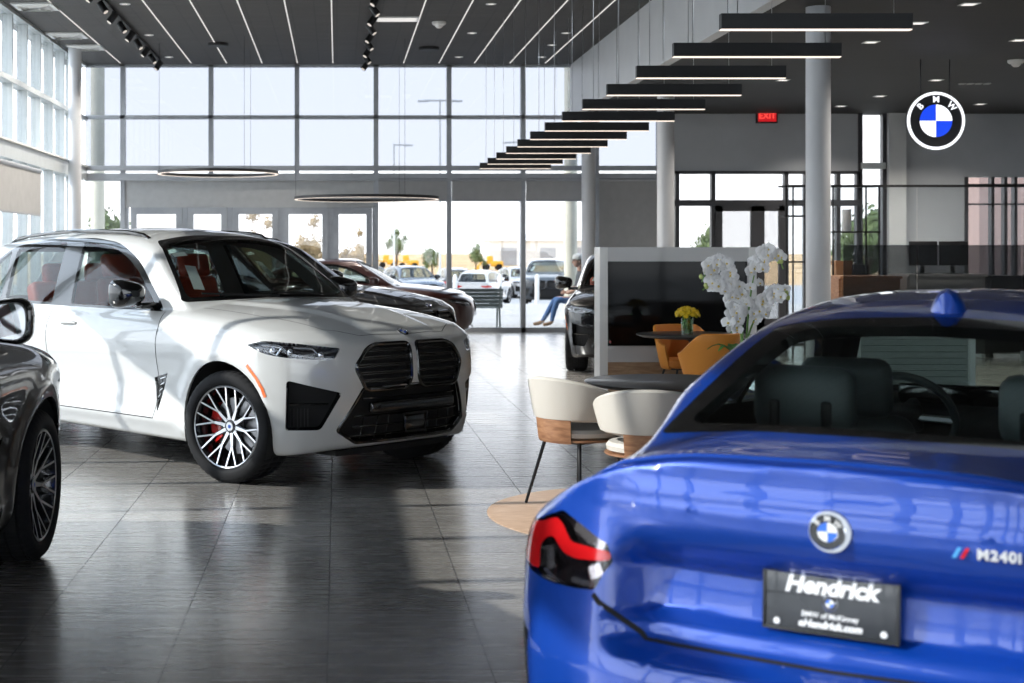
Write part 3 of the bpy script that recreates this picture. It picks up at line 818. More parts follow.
    for y in (-.42, 0, .42):
        b = MB(); b.rbox((-1.47, y, 1.37), (.1, .26, .17), .045, seat_m); b.build('headrest', rr)
    for sx, st in ((1, steer), (-1, 0)):
        for s in (1, -1):
            make_wheel(root, 'wheel', .378, .305, .278, (sx * AX, s * .835, .378), (0 if s > 0 else PI) + st, REDC if sx > 0 else REDC)
    return S
def make_coupe(root, pm, rear_detail=True, h=.018):
    S = Shell(coupe_shape(), (-2.4, -1.0, .08), (2.4, 1.0, 1.52), h)
    AX = 1.37; AR = .385; AZ = .335
    lower = lambda x, y, z: z < .85
    for ax in (AX, -AX):
        S.side([(ax + AR * math.cos(2 * PI * i / 36), AZ + AR * math.sin(2 * PI * i / 36)) for i in range(36)], 'void', lower)
    S.side(rpoly([(.62, .985), (.1, 1.27), (-.2, 1.335), (-.7, 1.335), (-1.06, 1.245), (-1.29, 1.15), (-1.25, 1.095)], [.02, .2, .15, .2, .2, .03, .04]), 'dlo', lambda x, y, z: z > .95)
    S.side(rpoly([(.56, 1.005), (.08, 1.245), (-.2, 1.31), (-.52, 1.312), (-.50, 1.03)], [.02, .2, .1, .03, .03]), 'wfront', only=('dlo',))
    S.side(rpoly([(-.56, 1.035), (-.58, 1.312), (-.72, 1.308), (-1.04, 1.22), (-1.23, 1.145), (-1.18, 1.11)], [.03, .03, .1, .2, .02, .02]), 'wrear', only=('dlo',))
    scr = lambda x, y, z: (x > 0) & (z > .95)
    S.cut(rpoly([(-.68, 1.0), (0, 1.02), (.68, 1.0), (.50, 1.325), (.25, 1.365), (-.25, 1.365), (-.50, 1.325)], [.05, .5, .05, .06, .3, .3, .06]), 'wscreen', *FR, cond=scr)
    rw = lambda x, y, z: (x < -.8) & (z > 1.03)
    S.cut(rpoly([(-1.73, -.575), (-1.76, 0), (-1.73, .575), (-.93, .475), (-.895, 0), (-.93, -.475)], [.05, .4, .05, .05, .4, .05]), 'rwframe', *TP, cond=rw)
    S.cut(rpoly([(-1.675, -.515), (-1.70, 0), (-1.675, .515), (-1.01, .40), (-.985, 0), (-1.01, -.40)], [.07, .4, .07, .07, .4, .07]), 'wback', *TP, cond=rw, only=('rwframe',))
    nose = lambda x, y, z: x > 1.5; tailc = lambda x, y, z: x < -1.6
    TLP = [(-1.90, .885, .79), (-1.93, .865, .835), (-2.037, .776, .862), (-2.081, .694, .898), (-2.113, .628, .871), (-2.13, .54, .836), (-2.117, .524, .794), (-2.128, .541, .762), (-2.148, .566, .722), (-2.143, .625, .716), (-2.104, .714, .713), (-2.066, .774, .719), (-1.96, .87, .745)]
    TLR = [(-1.91, .885, .785), (-1.96, .85, .832), (-2.046, .766, .857), (-2.073, .714, .876), (-2.085, .695, .866), (-2.109, .659, .824), (-2.125, .534, .819), (-2.121, .529, .795), (-2.125, .636, .786), (-2.105, .68, .793), (-2.077, .723, .828), (-2.065, .749, .818), (-2.056, .770, .795), (-2.070, .764, .738), (-2.045, .795, .736), (-1.97, .865, .75)]
    for s, sn in ((1, '_l'), (-1, '_r')):
        V = diag(s, -.85, .53)
        S.cut(rpoly(duv(TLP, V), .012), 'tail' + sn, *V, cond=tailc)
        S.cut(rpoly(duv(TLR, V), .012), 'tailred' + sn, *V, cond=tailc, only=('tail' + sn,))
        S.cut(rpoly(duv([(-2.00, .835, .615), (-2.085, .785, .575), (-2.10, .78, .36), (-2.0, .84, .30)], V), .01), 'slot' + sn, *V, cond=tailc)
        V = diag(s, .75, .66)
        S.cut(rpoly(duv([(1.70, .86, .70), (1.80, .83, .74), (2.12, .52, .70), (2.14, .5, .62), (2.0, .74, .62)], V), .02), 'lamp' + sn, *V, cond=nose)
        S.cut(rpoly([(s * .03, .70), (s * .30, .70), (s * .36, .62), (s * .30, .50), (s * .06, .50)], .03), 'kidney' + sn, *FR, cond=nose)
    S.cut(rpoly([(-.5, .44), (.5, .44), (.6, .24), (-.6, .24)], .04), 'grillelow', *FR, cond=nose)
    lid = rpoly([(-.52, 1.2), (-.56, .80), (-.572, .70), (-.45, .612), (.45, .612), (.572, .70), (.56, .80), (.52, 1.2)], [0, .05, .04, .1, .1, .04, .05, 0])
    S.cut(lid, 'lid', *RE, cond=lambda x, y, z: (x < -1.8))
    S.cut([(-1.8, -.56), (-1.8, .56), (-2.3, .52), (-2.3, -.52)], 'lid', *TP, cond=lambda x, y, z: (z > .95))
    S.side(rpoly([(-.56, 1.1), (-.60, .8), (-.58, .32), (.72, .32), (.78, .55), (.76, 1.1)], [0, .2, .1, .1, .1, 0]), 'door', lambda x, y, z: z < 1.08)
    S.cut(rpoly([(.95, .68), (1.6, .66), (2.02, .52), (2.12, 0), (2.02, -.52), (1.6, -.66), (.95, -.68), (1.0, 0)], .05), 'hood', *TP, cond=lambda x, y, z: (x > .7) & (z > .65))
    body = shellpart(S, ['body'], 'body', pm, root)
    G = .006
    def shut(pts, V, w):
        b = MB(); S.ribbon(b, pts, *V, w, VOID); b.build('shut_line', body)
    for s in (1, -1):
        V = ((1, 0, 0), (0, 0, 1), (0, s, 0))
        shut([(.765, 1.0), (.78, .6), (.72, .34), (-.55, .33), (-.585, .5), (-.60, .8), (-.565, 1.03)], V, G)
        shut([(.95, s * .68), (1.6, s * .66), (2.02, s * .52), (2.12, 0)], TP, G * .7)
        V = diag(s, -.85, .53)
        shut(duv([(-2.0, .86, .712), (-1.8, .915, .70), (-1.72, .92, .70)], V), V, G)
        shut([(s * .578, .712), (s * .56, .695), (s * .45, .613), (s * -.005, .610)], RE, .014)
    b = MB(); S.rim(b, ['body', 'door_l', 'door_r'], pm, 0, -.02); b.build('panel_edges', body)
    shellpart(S, ['hood'], 'hood', pm, root); lidp = shellpart(S, ['lid'], 'trunk_lid', pm, root)
    for sn, s in (('_l', 1), ('_r', -1)):
        shellpart(S, ['dlo' + sn], 'window_trim', BLK, root); dr = shellpart(S, ['door' + sn], 'door', pm, root)
        shellpart(S, ['wfront' + sn], 'side_window', GLS, dr); shellpart(S, ['wrear' + sn], 'side_window', GLS, root)
        b = bucket(S, ['tail' + sn], 't', BLK, root, .03, SMOKE); tl = b.build('taillight', root)
        shellpart(S, ['tail' + sn], 'lamp_lens', glass('smoke_lens', (.72, .68, .68), 1.1), tl)
        shellpart(S, ['tailred' + sn], 'red_lamp_band', REDR, tl)
        V = diag(s, -.85, .53); b = MB()
        S.ribbon(b, duv([(-2.132, .555, .829), (-2.115, .60, .843), (-2.096, .655, .868)], V), *V, .03, LAMPW, off=-.012)
        S.ribbon(b, duv([(-2.067, .745, .80), (-2.088, .73, .745)], V), *V, .03, LAMPW, off=-.012)
        S.ribbon(b, duv([(-2.143, .60, .757), (-2.13, .550, .775)], V), *V, .034, LAMPW, off=-.012)
        S.ribbon(b, duv([(-2.13, .66, .735), (-2.146, .58, .732)], V), *V, .014, LAMPW, off=-.012)
        b.build('lamp_reflector', tl)
        b = bucket(S, ['slot' + sn], 's', BLK, root, .02, BLK); S.ribbon(b, duv([(-2.045, .812, .545), (-2.055, .806, .34)], V), *V, .028, REDR, off=.002); b.build('rear_reflector', root)
        b = bucket(S, ['lamp' + sn], 'l', BLK, root, .03, SMOKE); hl = b.build('headlight', root); shellpart(S, ['lamp' + sn], 'lamp_lens', LENS, hl)
        V = diag(s, .75, .66); b = MB(); b.tube(S.line(duv([(1.85, .8, .69), (2.1, .55, .66)], V), *V, off=-.015), .012, LAMPW, 6); b.build('lamp_reflector', hl)
        b = bucket(S, ['kidney' + sn], 'k', BLK, root, .03, VOID)
        for k in range(7): b.tube(S.line([(s * (.06 + .04 * k), .51), (s * (.06 + .04 * k), .69)], *FR, off=-.01), .005, BLK, 5)
        b.build('kidney_grille', root)
        V2 = ((1, 0, 0), (0, 0, 1), (0, s, 0)); b = MB(); S.ribbon(b, [(1.72, .60), (1.85, .57)], *V2, .03, ORANGE, off=.003); b.build('side_marker', root)
        side_mirror(root, (.50, s * .98, 1.03), s, pm, .21, .14)
        for ax in (AX, -AX): arch_liner(root, ax, AR + .004, s, .905, .55, AZ)
        b = MB(); q, g = S.project([(-.42, .80), (-.30, .805)], (1, 0, 0), (0, 0, 1), (0, s, 0)); b.tube([q[0] + g[0] * .004, q[0] + g[0] * .03, q[1] + g[1] * .03, q[1] + g[1] * .004], .011, pm, 8); b.build('door_handle', dr)
    bucket(S, ['grillelow'], 'g', BLK, root, .05, VOID).build('lower_grille', root)
    shellpart(S, ['wscreen'], 'windshield', GLSR, root)
    shellpart(S, ['rwframe'], 'rear_window_frame', BLK, root); shellpart(S, ['wback'], 'rear_window', GLSR, root)
    # lip along the edge of the lid
    b = MB(); rows = []
    for i in range(41):
        y = -.60 + 1.2 * i / 40; a = abs(y)
        xe = -2.165 + .9 * max(0, a - .0)**2 * .16 + 1.2 * max(0, a - .45)**2
        q, g = S.project([(xe + .075, y), (xe + .03, y)], *TP)
        z0, z1 = q[0][2], q[1][2]; k = min(1, (.60 - a) / .1 + .12)
        rows.append([(xe + .09, y, z0 - .004), (xe + .05, y, z1 + .006 * k), (xe + .012, y, z1 + .016 * k), (xe - .004 * k, y, z1 + .017 * k), (xe - .010 * k, y, z1 + .010 * k), (xe - .002, y, z1 - .002), (xe + .02, y, z1 - .02)])
    b.grid(rows, pm, True); b.build('rear_spoiler', lidp)
    # shark-fin aerial
    b = MB(); rows = []
    for t, w, z in ((0, .006, .0), (.12, .026, .012), (.3, .044, .030), (.55, .052, .056), (.78, .05, .068), (.92, .036, .062), (1, .012, .0)):
        x = -.70 - .17 * t; q, g = S.project([(x, 0)], *TP); zz = q[0][2]
        rows.append([(x, w, zz - .004), (x, w * .8, zz + z * .4), (x, w * .45, zz + z * .85), (x, 0, zz + z), (x, -w * .45, zz + z * .85), (x, -w * .8, zz + z * .4), (x, -w, zz - .004)])
    b.grid(rows, pm, True); b.build('roof_antenna', root)
    # plate in the hollow
    q, g = S.project([(0.0, .745)], *RE); x = q[0][0] - .030
    M = Matrix.Translation((x, 0.02, .756)) @ Matrix.Rotation(.05, 4, 'Y') @ Matrix(((0, 0, -1, 0), (-1, 0, 0, 0), (0, 1, 0, 0), (0, 0, 0, 1)))
    b = MB(); b.rbox((0, 0, -.004), (.308, .158, .012), .005, mat('plate_black', (.02, .022, .026), .22, coat=.6), M=M)
    b.rbox((0, 0, -.016), (.20, .10, .03), .004, DRK, M=M)
    pl = b.build('license_plate', root)
    FRM = mat('plate_frame', (.012, .012, .012), .3); b = MB()
    for c, d in (((0, .077), (.308, .007)), ((0, -.077), (.308, .007)), ((.151, 0), (.007, .158)), ((-.151, 0), (.007, .158))): b.rbox((c[0], c[1], .003), (d[0], d[1], .006), .002, FRM, M=M)
    b.build('plate_frame', pl)
    LW = mat('plate_white', (.85, .85, .86), .4)
    for txt, sz, y, bold, sh in (('Hendrick', .055, .030, .0022, .25), ('BMW of McKinney', .0165, -.036, .0003, 0), ('eHendrick.com', .023, -.057, .0010, .25)):
        b = MB(); vs, fs = text_mesh(txt, sz, .0006, None, M @ Matrix.Translation((0, y, .0035)), bold=bold, shear=sh); b.add(vs, fs, LW); b.build('plate_lettering', pl)
    b = MB(); roundel(b, M @ Matrix.Translation((0, -.006, .0025)), .017, .002, letters=False); b.build('plate_badge', pl)
    for y in (-.12, .12): b = MB(); b.lathe([(0, .006), (.007, .005), (.008, .001)], LW, 12, M @ Matrix.Translation((y, -.060, .002))); b.build('plate_screw', pl)
    def onlid(y, z):
        q, g = S.project([(y, z)], *RE); n = Vector(g[0]); yv = Vector((0, 0, 1)) - n * n.z; yv.normalize(); xv = yv.cross(n)
        return Matrix(((xv.x, yv.x, n.x, q[0][0]), (xv.y, yv.y, n.y, q[0][1]), (xv.z, yv.z, n.z, q[0][2]), (0, 0, 0, 1)))
    b = MB(); M = onlid(0, .93); b.lathe([(0, .004), (.046, .004), (.048, 0)], SATIN, 40, M); roundel(b, M @ Matrix.Translation((-.004, 0, .003)), .040, .006); b.build('trunk_emblem', lidp)
    M = onlid(-.30, .912)
    for i, m in enumerate((mat('badge_light_blue', (.1, .4, .75), .3), mat('badge_dark_blue', (.02, .05, .3), .3), mat('badge_red', (.6, .01, .01), .3))):
        x = -.046 + i * .008; b = MB(); b.prism([(x, -.0115), (x + .007, -.0115), (x + .019, .0115), (x + .012, .0115)], 0, .004, m, M=M); b.build('badge_stripe', lidp)
    vs, fs = text_mesh('M240i', .031, .002, None, M @ Matrix.Translation((.047, 0, .003)), bold=.0012, spacing=1.15); b = MB(); b.add(vs, fs, mat('badge_silver', (.75, .76, .78), .35, .3))
    b.build('model_badge', lidp)
    # cabin
    b = MB(); top = ('body', 'dlo_l', 'dlo_r', 'rwframe', 'door_l', 'door_r')
    T = np.concatenate([S.tris(n) for n in top]); k = (S.V[T][:, :, 2].min(1) > .55) & (S.V[T][:, :, 0].max(1) < .9) & (S.V[T][:, :, 0].min(1) > -1.74)
    T = T[k]; used, inv = np.unique(T, return_inverse=True)
    b.add((S.V[used] - S.N[used] * .035).tolist(), inv.reshape(-1, 3)[:, ::-1].tolist(), DASH, True)
    for n in ('wfront_l', 'wfront_r', 'wrear_l', 'wrear_r', 'wscreen', 'wback'): S.rim(b, [n], BLK, 0, -.035)
    b.build('cabin_lining', root)
    b = MB(); b.rbox((.72, 0, .86), (.5, 1.36, .24), .08, DASH); b.rbox((.52, .12, .985), (.03, .62, .11), .012, BLK); b.rbox((.1, 0, .6), (.9, .24, .36), .05, DASH); b.bx(-1.4, .9, -.75, .75, .26, .3, VOID)
    b.build('dashboard', root)
    b = MB(); b.rbox((-1.42, 0, 1.015), (.52, 1.22, .05), .02, mat('parcel_shelf_cloth', (.045, .052, .055), .9)); b.build('parcel_shelf', root)
    steering_wheel(root, (.34, .37, .92))
    for s in (1, -1): seat(root, 'front_seat', (-.18, s * .36, .33), BLKL, w=.52, back=.56)
    b = MB(); b.rbox((-.82, 0, .48), (.45, 1.2, .16), .05, BLKL); b.rbox((-1.04, 0, .74), (.14, 1.2, .50), .05, BLKL, rot=Matrix.Rotation(-.3, 3, 'Y')); rsr = b.build('rear_seat', root)
    for s in (1, -1):
        b = MB(); b.rbox((-1.14, s * .34, 1.12), (.10, .30, .20), .05, BLKL)
        for e in (-.075, .075):
            b.rbox((-1.19, s * .34 + e, 1.07), (.02, .03, .10), .009, VOID); b.cyl((-1.205, s * .34 + e, 1.025), (-1.205, s * .34 + e, 1.045), .009, LAMPW, 8)
        b.build('headrest', rsr)
    b = MB(); b.rbox((.28, 0, 1.27), (.03, .24, .06), .012, BLK); b.build('cabin_mirror', root)
    for sx in (1, -1):
        for s in (1, -1): make_wheel(root, 'wheel', .335, .25, .245, (sx * AX, s * .785, .335), 0 if s > 0 else PI, REDC)
    return S
# ------------------------------------------------------------------ the two cars in front, built once; the others are copies in other paints
SUV = thing('car', 'white car with black grille and red seats at the left, front wheel turned', 'car', (-1.07, 11.50, 0), math.radians(-47))
make_suv(SUV, P_WHITE, REDL)
CPA = math.radians(33.2)
COUPE = thing('car', 'blue car in the right foreground seen from behind with a dealer plate', 'car', (2.299, 5.076, 0), PI / 2 - CPA)
make_coupe(COUPE, P_BLUE)
INSIDE = ('dashboard', 'steering_wheel', 'front_seat', 'rear_seat', 'cabin_lining', 'wiper', 'hood_emblem', 'shut_line', 'underbody', 'brake_disc', 'brake_caliper', 'hub_cap', 'lamp_reflector', 'grille_mesh', 'intake_fin', 'license_plate', 'model_badge', 'trunk_emblem', 'parcel_shelf', 'cabin_mirror', 'mirror_glass', 'side_marker', 'fender_vent', 'panel_edges', 'grille_slats', 'door_handle')
def copy_car(src, skip=()):
    def rec(o, parent):
        c = o.copy(); COL.objects.link(c)
        if parent: c.parent = parent
        for ch in o.children:
            if ch.name.split('.')[0] not in skip: rec(ch, c)
        return c
    return rec(src, None)
def repaint(root, pm):
    for c in root.children_recursive:
        for sl in getattr(c, 'material_slots', []):
            if sl.material in (P_WHITE, P_BLUE): sl.link = 'OBJECT'; sl.material = pm
def place_car(src, lab, pm, loc, rz, sc=1., steer=None, skip=(), group=None):
    c = copy_car(src, skip); c.location = loc; c.rotation_euler = (0, 0, math.radians(rz)); c.scale = (sc,) * 3
    tag(c, lab, 'car', group); repaint(c, pm)
    if steer is not None:
        for w in c.children:
            if w.name.startswith('wheel') and 'arch' not in w.name and w.location.x > 0: w.rotation_euler = (0, 0, (0 if w.location.y > 0 else PI) + steer)
    return c
# ------------------------------------------------------------------ the showroom: X right, Y away from the camera, Z up
YB = 27.9; XL = -4.85; XF = 4.49; XR = 13.5; YN = -9.0; ZH = 5.14; ZL = 4.2
K = 1450 / YB
def xw(p): return (p - 337) / K           # measured photo columns / rows on the back wall, as metres
def zw(p): return 1.56 + (251 - p) / K
ALU = mat('grey_aluminium', (.34, .355, .38), .4, .3, var=.05)
ALUL = mat('light_aluminium', (.50, .53, .53), .35, .3, var=.05)
ALUD = mat('dark_bronze_frame', (.045, .045, .05), .4, .2)
WALLG = mat('grey_wall_paint', (.38, .395, .415), .7, var=.06, vscale=1.5)
WALLL = mat('light_wall_paint', (.55, .56, .56), .7, var=.04, vscale=2)
FASC = mat('fascia_panel', (.60, .61, .62), .45, var=.04, vscale=2)
COLM = mat('column_paint', (.56, .57, .59), .4, var=.04, vscale=2)
CREAM = mat('cream_column', (.72, .70, .58), .6, var=.04)
WHITEP = mat('white_lacquer', (.72, .72, .70), .35, coat=.3)
CBLK = mat('black_powder_coat', (.008, .008, .009), .55)
LED = emis('led_diffuser', (1, .84, .72), .9)
LEDL = emis('led_line', (1, .96, .92), .5)
GW = glass('window_glass', (.93, .95, .96), 1.0)
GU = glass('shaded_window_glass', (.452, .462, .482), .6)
GB = glass('solar_window_glass', (.70, .70, .70), .9)

def nodes(name, build):
    m = bpy.data.materials.new(name); m.use_nodes = True; nt = m.node_tree; build(nt, nt.nodes['Principled BSDF']); return m
def _floor(nt, b):
    tc = nt.nodes.new('ShaderNodeTexCoord'); mp = nt.nodes.new('ShaderNodeMapping'); mp.inputs['Location'].default_value = (.036, .05, 0)
    nt.links.new(tc.outputs['Object'], mp.inputs[0])
    br = nt.nodes.new('ShaderNodeTexBrick'); br.offset = 0; br.inputs['Scale'].default_value = 1
    br.inputs['Brick Width'].default_value = .61; br.inputs['Row Height'].default_value = .42; br.inputs['Mortar Size'].default_value = .0035
    br.inputs['Mortar Smooth'].default_value = .1; br.inputs['Bias'].default_value = 0
    br.inputs['Color1'].default_value = (.225, .214, .200, 1); br.inputs['Color2'].default_value = (.29, .276, .258, 1); br.inputs['Mortar'].default_value = (.05, .05, .05, 1)
    nt.links.new(mp.outputs[0], br.inputs['Vector'])
    m2 = nt.nodes.new('ShaderNodeMapping'); m2.inputs['Scale'].default_value = (1.3, 14, 1); nt.links.new(tc.outputs['Object'], m2.inputs[0])
    n = nt.nodes.new('ShaderNodeTexNoise'); n.inputs['Scale'].default_value = 1.6; n.inputs['Detail'].default_value = 6; n.inputs['Roughness'].default_value = .65; nt.links.new(m2.outputs[0], n.inputs['Vector'])
    r = nt.nodes.new('ShaderNodeMapRange'); r.inputs['From Min'].default_value = .3; r.inputs['From Max'].default_value = .7; r.inputs['To Min'].default_value = .82; r.inputs['To Max'].default_value = 1.2
    nt.links.new(n.outputs['Fac'], r.inputs['Value'])
    v = nt.nodes.new('ShaderNodeVectorMath'); v.operation = 'SCALE'; nt.links.new(br.outputs['Color'], v.inputs[0]); nt.links.new(r.outputs[0], v.inputs['Scale']); nt.links.new(v.outputs[0], b.inputs['Base Color'])
    r2 = nt.nodes.new('ShaderNodeMapRange'); r2.inputs['From Min'].default_value = .3; r2.inputs['From Max'].default_value = .7; r2.inputs['To Min'].default_value = .20; r2.inputs['To Max'].default_value = .32
    nt.links.new(n.outputs['Fac'], r2.inputs['Value'])
    mx = nt.nodes.new('ShaderNodeMath'); mx.operation = 'MULTIPLY_ADD'; mx.inputs[1].default_value = .5; nt.links.new(br.outputs['Fac'], mx.inputs[0]); nt.links.new(r2.outputs[0], mx.inputs[2]); nt.links.new(mx.outputs[0], b.inputs['Roughness'])
    bp = nt.nodes.new('ShaderNodeBump'); bp.inputs['Strength'].default_value = .25; bp.inputs['Distance'].default_value = .003; bp.invert = True
    nt.links.new(br.outputs['Fac'], bp.inputs['Height']); nt.links.new(bp.outputs[0], b.inputs['Normal'])
    b.inputs['Specular IOR Level'].default_value = .6; b.inputs['Coat Weight'].default_value = .65; b.inputs['Coat Roughness'].default_value = .2; b.inputs['Coat IOR'].default_value = 1.6
FLOOR = nodes('floor_tile', _floor)
def _ceil(c1, c2):
    def f(nt, b):
        tc = nt.nodes.new('ShaderNodeTexCoord'); br = nt.nodes.new('ShaderNodeTexBrick'); br.offset = .5
        br.inputs['Scale'].default_value = 1; br.inputs['Brick Width'].default_value = .674; br.inputs['Row Height'].default_value = .10; br.inputs['Mortar Size'].default_value = .010
        br.inputs['Color1'].default_value = (*c1, 1); br.inputs['Color2'].default_value = (*c2, 1); br.inputs['Mortar'].default_value = (.006, .006, .006, 1)
        nt.links.new(tc.outputs['Object'], br.inputs['Vector']); nt.links.new(br.outputs['Color'], b.inputs['Base Color']); b.inputs['Roughness'].default_value = .65
    return f
CEILH = nodes('slatted_ceiling', _ceil((.042, .038, .035), (.058, .052, .048))); CEILL = nodes('dark_slatted_ceiling', _ceil((.008, .007, .0065), (.013, .011, .010)))
def _shade(nt, b):
    out = nt.nodes['Material Output']; mix = nt.nodes.new('ShaderNodeMixShader'); tl = nt.nodes.new('ShaderNodeBsdfTranslucent'); tl.inputs['Color'].default_value = (.25, .25, .245, 1)
    tc = nt.nodes.new('ShaderNodeTexCoord'); w = nt.nodes.new('ShaderNodeTexNoise'); w.inputs['Scale'].default_value = 6; nt.links.new(tc.outputs['Object'], w.inputs['Vector'])
    mp = nt.nodes.new('ShaderNodeMapRange'); mp.inputs['To Min'].default_value = .44; mp.inputs['To Max'].default_value = .58; nt.links.new(w.outputs['Fac'], mp.inputs['Value']); nt.links.new(mp.outputs[0], b.inputs['Base Color'])
    b.inputs['Roughness'].default_value = .9; mix.inputs[0].default_value = .35
    nt.links.new(b.outputs[0], mix.inputs[1]); nt.links.new(tl.outputs[0], mix.inputs[2]); nt.links.new(mix.outputs[0], out.inputs['Surface'])
SHADE = nodes('shade_fabric', _shade)

def st(name, mb): return struct(mb.build(name))
b = MB(); b.bx(XL, XR, YN, YB, -.12, 0, FLOOR); st('floor', b)
b = MB(); b.bx(XL - .3, XF, YN, YB + .3, ZH, ZH + .25, CEILH); st('ceiling', b)
b = MB(); b.bx(XF + .12, XR, YN, YB + .3, ZL, ZL + .25, CEILL); st('ceiling_low', b)
b = MB(); b.bx(XF, XF + .12, YN, YB, ZL - .04, ZH, FASC)
y = 1.8
while y < YB: b.bx(XF - .004, XF, y, y + .018, ZL - .02, ZH, ALUD); y += 1.65
b.bx(XF - .015, XF + .13, YN, YB, ZL - .06, ZL - .03, FASC); st('wall_fascia', b)
# ---- left glass wall
b = MB()
yy = YN
while yy < YB - .4:
    b.bx(XL - .14, XL + .02, yy - .03, yy + .03, 0, ZH, ALUL); yy += 1.02
for z0, z1 in ((2.92, 3.16), (4.06, 4.14), (0, .10), (ZH - .05, ZH)): b.bx(XL - .15, XL + .05, YN, YB, z0, z1, ALUL)
b.bx(XL - .12, XL + .10, YN, YB, 3.16, 3.19, WALLL)
st('wall_left', b)
b = MB(); b.bx(XL - .06, XL - .05, YN, YB, .1, ZH - .05, GW); st('window_1', b)
b = MB(); yy = YN - .5
b.bx(XL - .35, XL + .02, YN, YB, ZH - .02, ZH + .02, WALLL); st('trim_1', b)
# ---- back glass wall
b = MB(); G = .045
for p in (80, 123, 211, 297, 376, 449, 523): b.bx(xw(p) - G, xw(p) + G, YB - .06, YB + .10, zw(180), ZH, ALU)
for p in (376, 449, 523): b.bx(xw(p) - G, xw(p) + G, YB - .06, YB + .10, 0, zw(180), ALU)
for p in (80, 123): b.bx(xw(p) - G, xw(p) + G, YB - .06, YB + .10, 0, zw(180), ALU)
b.bx(xw(660) - .06, xw(660) + .06, YB - .06, YB + .1, 0, ZL, ALU)
b.bx(xw(597) - .05, xw(597) + .03, YB - .06, YB + .1, 0, ZL, ALU)
b.bx(XL, XF, YB - .06, YB + .10, zw(119), zw(115.5), ALU)
b.bx(XL, xw(660), YB - .12, YB + .12, zw(181), zw(173.6), ALU); b.bx(XL, xw(660), YB - .12, YB + .12, zw(170.6), zw(166), ALU)
b.bx(XL, XF + .1, YB - .06, YB + .1, ZH - .04, ZH, ALU)
b.bx(xw(376), xw(660), YB - .06, YB + .1, 0, .09, ALU); b.bx(XL, xw(125), YB - .06, YB + .1, 0, .09, ALU)
st('wall_back', b)
b = MB(); b.bx(XL, xw(660), YB + .02, YB + .03, zw(173.6), zw(170.6), GB); st('window_7', b)
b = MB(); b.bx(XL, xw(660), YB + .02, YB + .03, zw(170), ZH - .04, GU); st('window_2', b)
b = MB(); b.bx(xw(376), xw(660), YB + .02, YB + .03, .09, zw(181), GB); b.bx(XL, xw(125), YB + .02, YB + .03, .09, zw(181), GB); st('window_3', b)
# header and doors of the entrance
b = MB(); b.bx(xw(124), xw(376), YB - .03, YB + .05, zw(207.6), zw(181), mat('entrance_header', (.46, .465, .465), .6, var=.05));
for p in (126.5, 185, 230, 280.5, 330.5, 375): b.bx(xw(p) - .05, xw(p) + .05, YB - .04, YB + .04, 0, zw(207.6), ALU)
st('wall_entrance', b)
for i, (p0, p1) in enumerate(((129, 184), (186, 229), (231, 280), (281, 330), (331, 374))):
    b = MB(); x0, x1 = xw(p0) + .035, xw(p1) - .035; zt = zw(207.5); f = .115; Y0, Y1 = YB - .05, YB + .03
    b.bx(x0, x0 + f, Y0, Y1, 0, zt, ALU); b.bx(x1 - f, x1, Y0, Y1, 0, zt, ALU); b.bx(x0 + f, x1 - f, Y0, Y1, zt - .13, zt, ALU); b.bx(x0 + f, x1 - f, Y0, Y1, 0, .26, ALU)
    d = struct(b.build('door_%d' % (i + 1)))
    b = MB(); b.bx(x0 + f, x1 - f, YB - .015, YB - .005, .26, zt - .13, GB); b.build('door_glass', d)
    b = MB(); hx = x1 - f * .5; b.tube([(hx, Y0, .85), (hx, Y0 - .06, .87), (hx, Y0 - .06, 1.28), (hx, Y0, 1.30)], .014, SATIN, 8); b.build('door_handle', d)
# roller shades
def shade(name, lab, x0, x1, z0, z1, y, grp=None, alongY=False):
    t = thing(name, lab, 'shade', ((x0 + x1) / 2, y, z1) if not alongY else (y, (x0 + x1) / 2, z1), 0, grp)
    w = (x1 - x0) / 2; h = z1 - z0; b = MB()
    if alongY: b.bx(-.004, .004, -w, w, -h, 0, SHADE)
    else: b.bx(-w, w, -.004, .004, -h, 0, SHADE)
    b.build('fabric', t); b = MB()
    if alongY: b.bx(-.014, .014, -w, w, -h - .03, -h, ALU)
    else: b.bx(-w, w, -.012, .012, -h - .03, -h, ALU)
    b.build('bottom_rail', t); b = MB()
    if alongY: b.cyl((0, -w, .0), (0, w, .0), .035, ALU, 12)
    else: b.cyl((-w, 0, .0), (w, 0, .0), .035, ALU, 12)
    b.build('roller', t); return t
zt = zw(180)
shade('roller_shade', 'short grey roller shade right beside the entrance doors', xw(376) + .045, xw(449) - .045, zw(200), zt, YB - .1)
shade('roller_shade', 'short grey roller shade over the window behind the dark red car', xw(449) + .045, xw(523) - .045, zw(200), zt, YB - .1)
shade('roller_shade', 'short grey roller shade over the window beside the cream outdoor column', xw(523) + .045, xw(583) - .02, zw(200), zt, YB - .1)
shade('roller_shade', 'long grey roller shade pulled down behind the display screen', xw(598), xw(658), .25, zt, YB - .1)
shade('roller_shade', 'taupe roller shade half down on the left glass wall', 20.3, 23.35, 2.15, 2.84, XL + .07, None, True)
